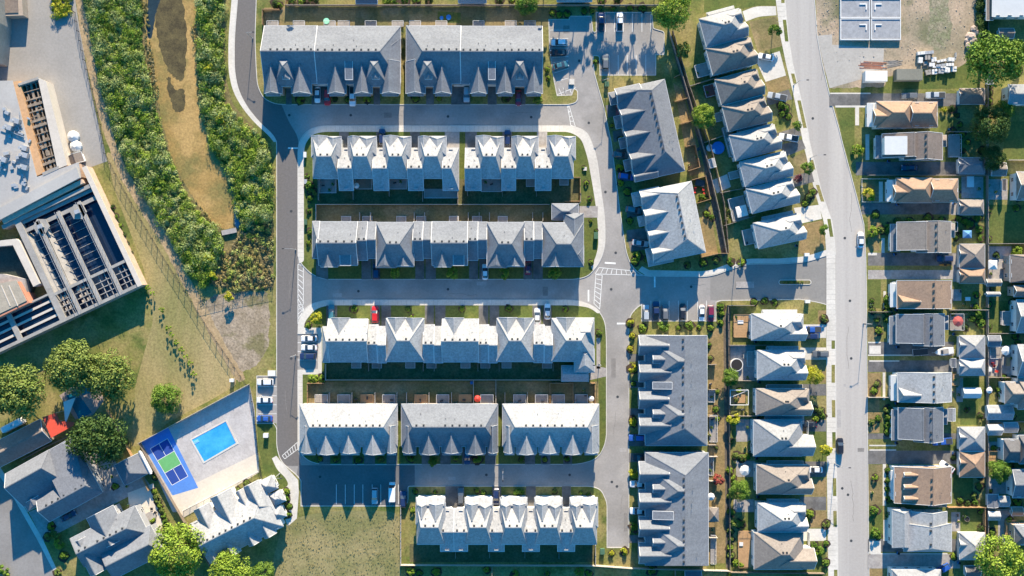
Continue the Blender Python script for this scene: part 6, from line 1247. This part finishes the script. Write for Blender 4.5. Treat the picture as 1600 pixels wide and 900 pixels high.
# ---------------------------------------------------------------- construction lot
for i, (x0, y0, x1, y1) in enumerate(((1311,-34,1358,-1),(1359,-34,1406,-1),(1311,-1,1358,30),(1359,-1,1406,30),(1311,30,1358,64),(1359,30,1406,64))):
    p, q = W(x0+.4, y1-.4, 0), W(x1-.4, y0+.4, 0); t = thing('foundation', ('pale foundation cell cut by the top edge, left','pale foundation cell cut by the top edge, right','upper left gravel-filled foundation cell','upper right gravel-filled foundation cell','lower left gravel-filled foundation cell','lower right gravel-filled foundation cell')[i], 'foundation', (p.x, p.y, G), 0, 'foundations on the building lot')
    X, Y = q.x-p.x, q.y-p.y; b = MB(); b.box(X/2,.12,0,X,.24,.9); b.box(X/2,Y-.12,0,X,.24,.9); b.box(.12,Y/2,0,.24,Y-.5,.9); b.box(X-.12,Y/2,0,.24,Y-.5,.9)
    s = -1 if i % 2 else 1; cx = X-1.2 if s > 0 else 1.2
    b.build('wall', M_trim, t); b = MB(); b.box(cx-s*1.0, Y*.72, .5, 2.2,.35,.45); b.box(cx, Y*.72-.8, .5,.35,1.9,.452); b.build('footing', M_trim, t)
    b = MB(); b.box(X/2,Y/2,0,X-.5,Y-.5,.72); b.build('gravel_fill', mat('fill_gravel',(.30,.31,.33),var=.25,scale=3,bump=.03), t)
def container(x0, y0, x1, y1, m, label, name='storage_container', h=2.6):
    p = W((x0+x1)/2, (y0+y1)/2, h); w_, d_ = (x1-x0)*S, (y1-y0)*S; t = thing(name, label, 'container', (p.x, p.y, G)); b = MB(); b.box(0,0,0,w_,d_,h); b.build('body', m, t); b = MB(); b.box(0,0,h,w_+.05,d_+.05,.06)
    for i in range(int(w_/.6)): b.box(-w_/2+.3+i*.6,0,h+.06,.25,d_-.3,.03)
    b.build('roof', m, t); b = MB(); b.box(w_/2+.03,-d_/4,.1,.05,d_/2-.1,h-.3); b.box(w_/2+.03,d_/4,.1,.05,d_/2-.1,h-.3); b.build('door', M_galv, t)
container(1352,111,1386,127,M_trim,'white storage container on the gravel pad'); container(1401,108,1441,125,mat('grey_green_steel',(.19,.19,.16),var=.1),'grey-green storage container right of the white one')
t = thing('pile_of_boards','long reddish boards lying on the gravel pad','boards',(*W(1363,102,0).xy,L(5)),R(-2)); b = MB()
for i in range(6): b.box(random.uniform(-.5,.5)*2, -1+i*.38, .02+(i%2)*.06, 7.2, .22, .06, random.uniform(-.03,.03))
b.build('board', mat('red_brown_lumber',(.30,.13,.08),var=.2), t, kind='stuff')
t = thing('pile_of_boards','loose pale boards right of the reddish ones','boards',(*W(1396,99,0).xy,L(5)),R(10)); b = MB()
for i in range(7): b.box(random.uniform(-1,1), -.9+i*.3, .02, 4.5, .15, .05, random.uniform(-.15,.15))
b.build('board', M_woodg, t, kind='stuff')
rng = random.Random(5); n = 0; WHERE = ['far left','left','upper left','middle left','lower left','left of centre','upper middle','middle','lower middle','right of centre','upper right','middle right','lower right','right','far right','top','bottom','inner left','inner middle','inner right','outer left','outer right']
sp = [(1440,83,14,5),(1452,82,14,5),(1438,94,7,9),(1449,90,8,7),(1459,93,8,7),(1471,95,14,4),(1486,93,10,6),(1446,99,7,6),(1456,101,9,6),(1470,102,16,4),(1484,101,12,5),(1450,113,9,8),(1460,112,8,8),(1470,111,9,8),(1480,109,8,8),(1490,108,9,8),(1467,105,20,2.5),(1493,88,2,12)]
for i, (x, y, w_, d_) in enumerate(sp):
    hh = rng.uniform(.5,1.4); t = thing('stack_of_blocks', 'pale wrapped material stack at the '+WHERE[i]+' of the stored supplies', 'pallet', (*W(x, y, hh).xy, G), rng.uniform(-.15,.2), 'stored building supplies'); b = MB()
    nx, ny = max(1,int(w_/4)), max(1,int(d_/4))
    for ix in range(nx):
        for iy in range(ny): b.box((ix-(nx-1)/2)*w_*S/nx, (iy-(ny-1)/2)*d_*S/ny, .14, w_*S/nx-.08, d_*S/ny-.06, hh+rng.uniform(-.15,.15))
    b.build('block_stack', rng.choice([M_trim, M_trim, M_galv, M_woodg]), t, kind='stuff'); b = MB(); [b.box(0,s*d_*S*.3,0,w_*S,.1,.13) for s in (-1,0,1)]; b.build('pallet', M_wood, t)
for i, (x, y, r) in enumerate(((1521,46,1.3),(1526,53,1.5),(1516,58,1.6),(1520,66,1.7),(1512,72,1.3),(1527,60,.9),(1510,64,.9))):
    t = thing('boulder', ('topmost','right upper','left upper','largest middle','lowest','small right','small left')[i]+' pale boulder of the heap beside the top right hedge', 'boulder', (*W(x,y,0).xy,G), i, 'heap of boulders'); b = MB(); b.cyl(0,0,0,r*.8,r,r*.4,7); b.cyl(0,0,r*.4,r,r*.45,r*.35,7); o = b.build('rock', mat('pinkish_rock',(.36,.29,.25),var=.25,scale=2), t); o.rotation_euler = (.2*(i%3),.15*(i%2),i)
thicket('hedge', [(1524,-40),(1540,-40),(1540,62),(1526,62)], LM['dark'], .10, .9, 90, .16, 9, 'dark clipped hedge beside the white flat roofed building')
# small clutter of yards: bins, barbecues, planters
CL = [(574,622,'grill'),(556,624,'grill'),(612,625,'grill'),(657,626,'grill'),(690,626,'grill'),(725,625,'grill'),(771,627,'grill'),(812,626,'grill'),(848,627,'grill'),(505,290,'grill'),(520,288,'planter'),(515,297,'planter'),(617,286,'grill'),(626,284,'planter'),(768,288,'grill'),(759,285,'planter'),(1112,620,'planter'),(1110,600,'grill'),(1113,655,'grill'),(1112,668,'planter'),(1109,680,'planter'),(1112,725,'grill'),(1110,735,'planter'),(1113,828,'planter'),(1150,496,'planter'),(1168,520,'grill'),(1168,590,'planter'),(1143,602,'planter'),(1160,640,'grill'),(1166,645,'planter'),(1168,668,'planter'),(1171,690,'planter'),(1165,700,'planter'),(1172,705,'grill'),(1120,106,'grill'),(1090,115,'planter'),(1105,145,'planter'),(1115,200,'planter'),(1130,305,'planter'),(1137,342,'planter'),(1133,345,'planter'),(1167,380,'grill'),(1500,455,'grill'),(1507,475,'planter'),(1518,478,'grill'),(1492,593,'planter'),(1495,603,'planter'),(1488,612,'grill'),(1498,617,'planter'),(1512,490,'planter'),(1514,500,'planter'),(1560,402,'planter'),(1566,420,'grill'),(1570,410,'planter'),(1548,428,'planter'),(1567,555,'grill'),(1580,560,'planter'),(1558,700,'planter'),(1551,745,'planter'),(1562,755,'planter'),(1575,842,'grill'),(1496,805,'grill'),(1507,807,'planter'),(1498,815,'planter'),(1545,290,'planter'),(1556,300,'planter'),(1500,300,'grill'),(1530,295,'planter'),(1077,258,'planter'),(1088,245,'planter'),(898,625,'grill'),(912,610,'planter'),(915,618,'grill'),(198,760,'planter'),(200,790,'planter'),(1362,477,'planter'),(1363,770,'planter'),(175,745,'planter'),(146,735,'planter'),(150,742,'grill'),(158,750,'planter')]
# wheeled bins, laundry sheds and toys that make the yards untidy
bn = MB(); bn.box(0,0,.05,.62,.7,.95,top=1.08); bn = bn.mesh('body', M_bluep); bl_ = MB(); bl_.box(0,0,1.02,.7,.78,.07); bl_ = bl_.mesh('lid', M_black)
BL = [(1392,201,'the tan roofed house below the containers'),(1484,202,'the back corner of the tan roofed house below the containers'),(1388,252,'the brown roofed house with white panel'),(1402,319,'the tan roofed house with the picket fence'),(1490,318,'the grey garage drive below the picket-fenced house'),(1398,397,'the taupe gabled house opposite the parked white car'),(1400,484,'the tan roofed house right of the traffic island'),(1402,542,'the grey gabled house with the red umbrella'),(1490,522,'the upper garage beside the boat'),(1400,630,'the white roofed house below the boat'),(1400,692,'the lower grey gabled house'),(1490,708,'the joined garages near the blue pickup'),(1405,794,'the three-dormer house'),(1403,864,'the broken-roof house'),(1180,534,'the pale house under the entrance road'),(1186,597,'the pale house above the yellow-green tree'),(1184,652,'the third house under the entrance road'),(1182,716,'the broad white winged house'),(1184,776,'the taupe house with white sedan'),(1110,68,'the top pale grey house'),(1244,384,'the white roofed corner house'),(1242,335,'the lower half of the white semi'),(1498,879,'the pale garage at the bottom right'),(1545,452,'the taupe shed at far right'),(1566,592,'the grey-beige house with garden beds')]
for i, (x, y, l_) in enumerate(BL):
    t = thing('wheeled_bin', 'blue wheeled bin with black lid standing beside '+l_ if len(l_.split()) < 9 else 'blue wheeled bin beside '+l_, 'bin', (*W(x, y, .5).xy, G+.02), i*.7, 'blue wheeled bins'); new('body', bn, t); new('lid', bl_, t)
gm = MB(); gm.box(0,0,.75,1.0,.5,.3,top=.8); gm = gm.mesh('hood', M_metal); gl = MB(); gl.box(0,0,0,.7,.4,.75); gl = gl.mesh('cart', M_galv)
pm_ = MB(); pm_.box(0,0,0,.9,.6,.45); pm_ = pm_.mesh('pot', M_tanw); V, Fq = crown(77, 160, .22, 6, .8); pl_ = npmesh('foliage', V*.5, Fq, LM['green'])
NEAR = [(1120,'the alley yards'),(0,'')]
def near(x, y):
    best = min(((x-a)**2+(y-b_)**2, l) for a, b_, l in ((560,622,'left hipped block'),(690,622,'middle hipped block'),(860,622,'right hipped block'),(515,290,'left end of the second row'),(625,286,'middle of the second row'),(765,287,'right pale block of the second row'),(1112,640,'upper right slate block'),(1112,760,'bottom right block'),(1158,510,'brown timber deck'),(1155,600,'trampoline yard'),(1168,690,'broad white winged house'),(1105,120,'second taupe house'),(1125,200,'taupe semi'),(1140,325,'lower white semi'),(1510,465,'tan roofed house yard'),(1495,605,'white roofed house yard'),(1513,495,'red umbrella yard'),(1560,415,'cluttered far right patio'),(1573,557,'long wooden table'),(1556,740,'round tree yard at far right'),(1575,842,'maroon house'),(1500,810,'fire pit lawn'),(1550,295,'far right paved yard'),(1515,298,'slatted table'),(1083,250,'sunken cedar patio'),(910,617,'right end of the hipped row'),(200,775,'lower left terrace'),(1362,600,'front yards right of the street'),(155,742,'patio behind the dark roofed house')))
    return best[1]
seen = {}
for x, y, k in sorted(CL):
    nl = near(x, y); seen[(k, nl)] = seen.get((k, nl), 0)+1; i = seen[(k, nl)]-1
    lab = (ORD[i]+' ' if i else '')+('covered barbecue grill' if k == 'grill' else 'planter box with leaves')+' beside the '+nl+('' if i else ', leftmost' if sum(1 for c in CL if c[2] == k and near(c[0], c[1]) == nl) > 1 else '')
    t = thing('barbecue_grill' if k == 'grill' else 'planter_box', lab, 'grill' if k == 'grill' else 'planter', (*W(x, y, .6).xy, G+.02), random.choice((0, 1.57, .3)), k+'s in the yards')
    if k == 'grill': new('hood', gm, t); new('cart', gl, t)
    else: new('pot', pm_, t); new('foliage', pl_, t, (0,0,.3))
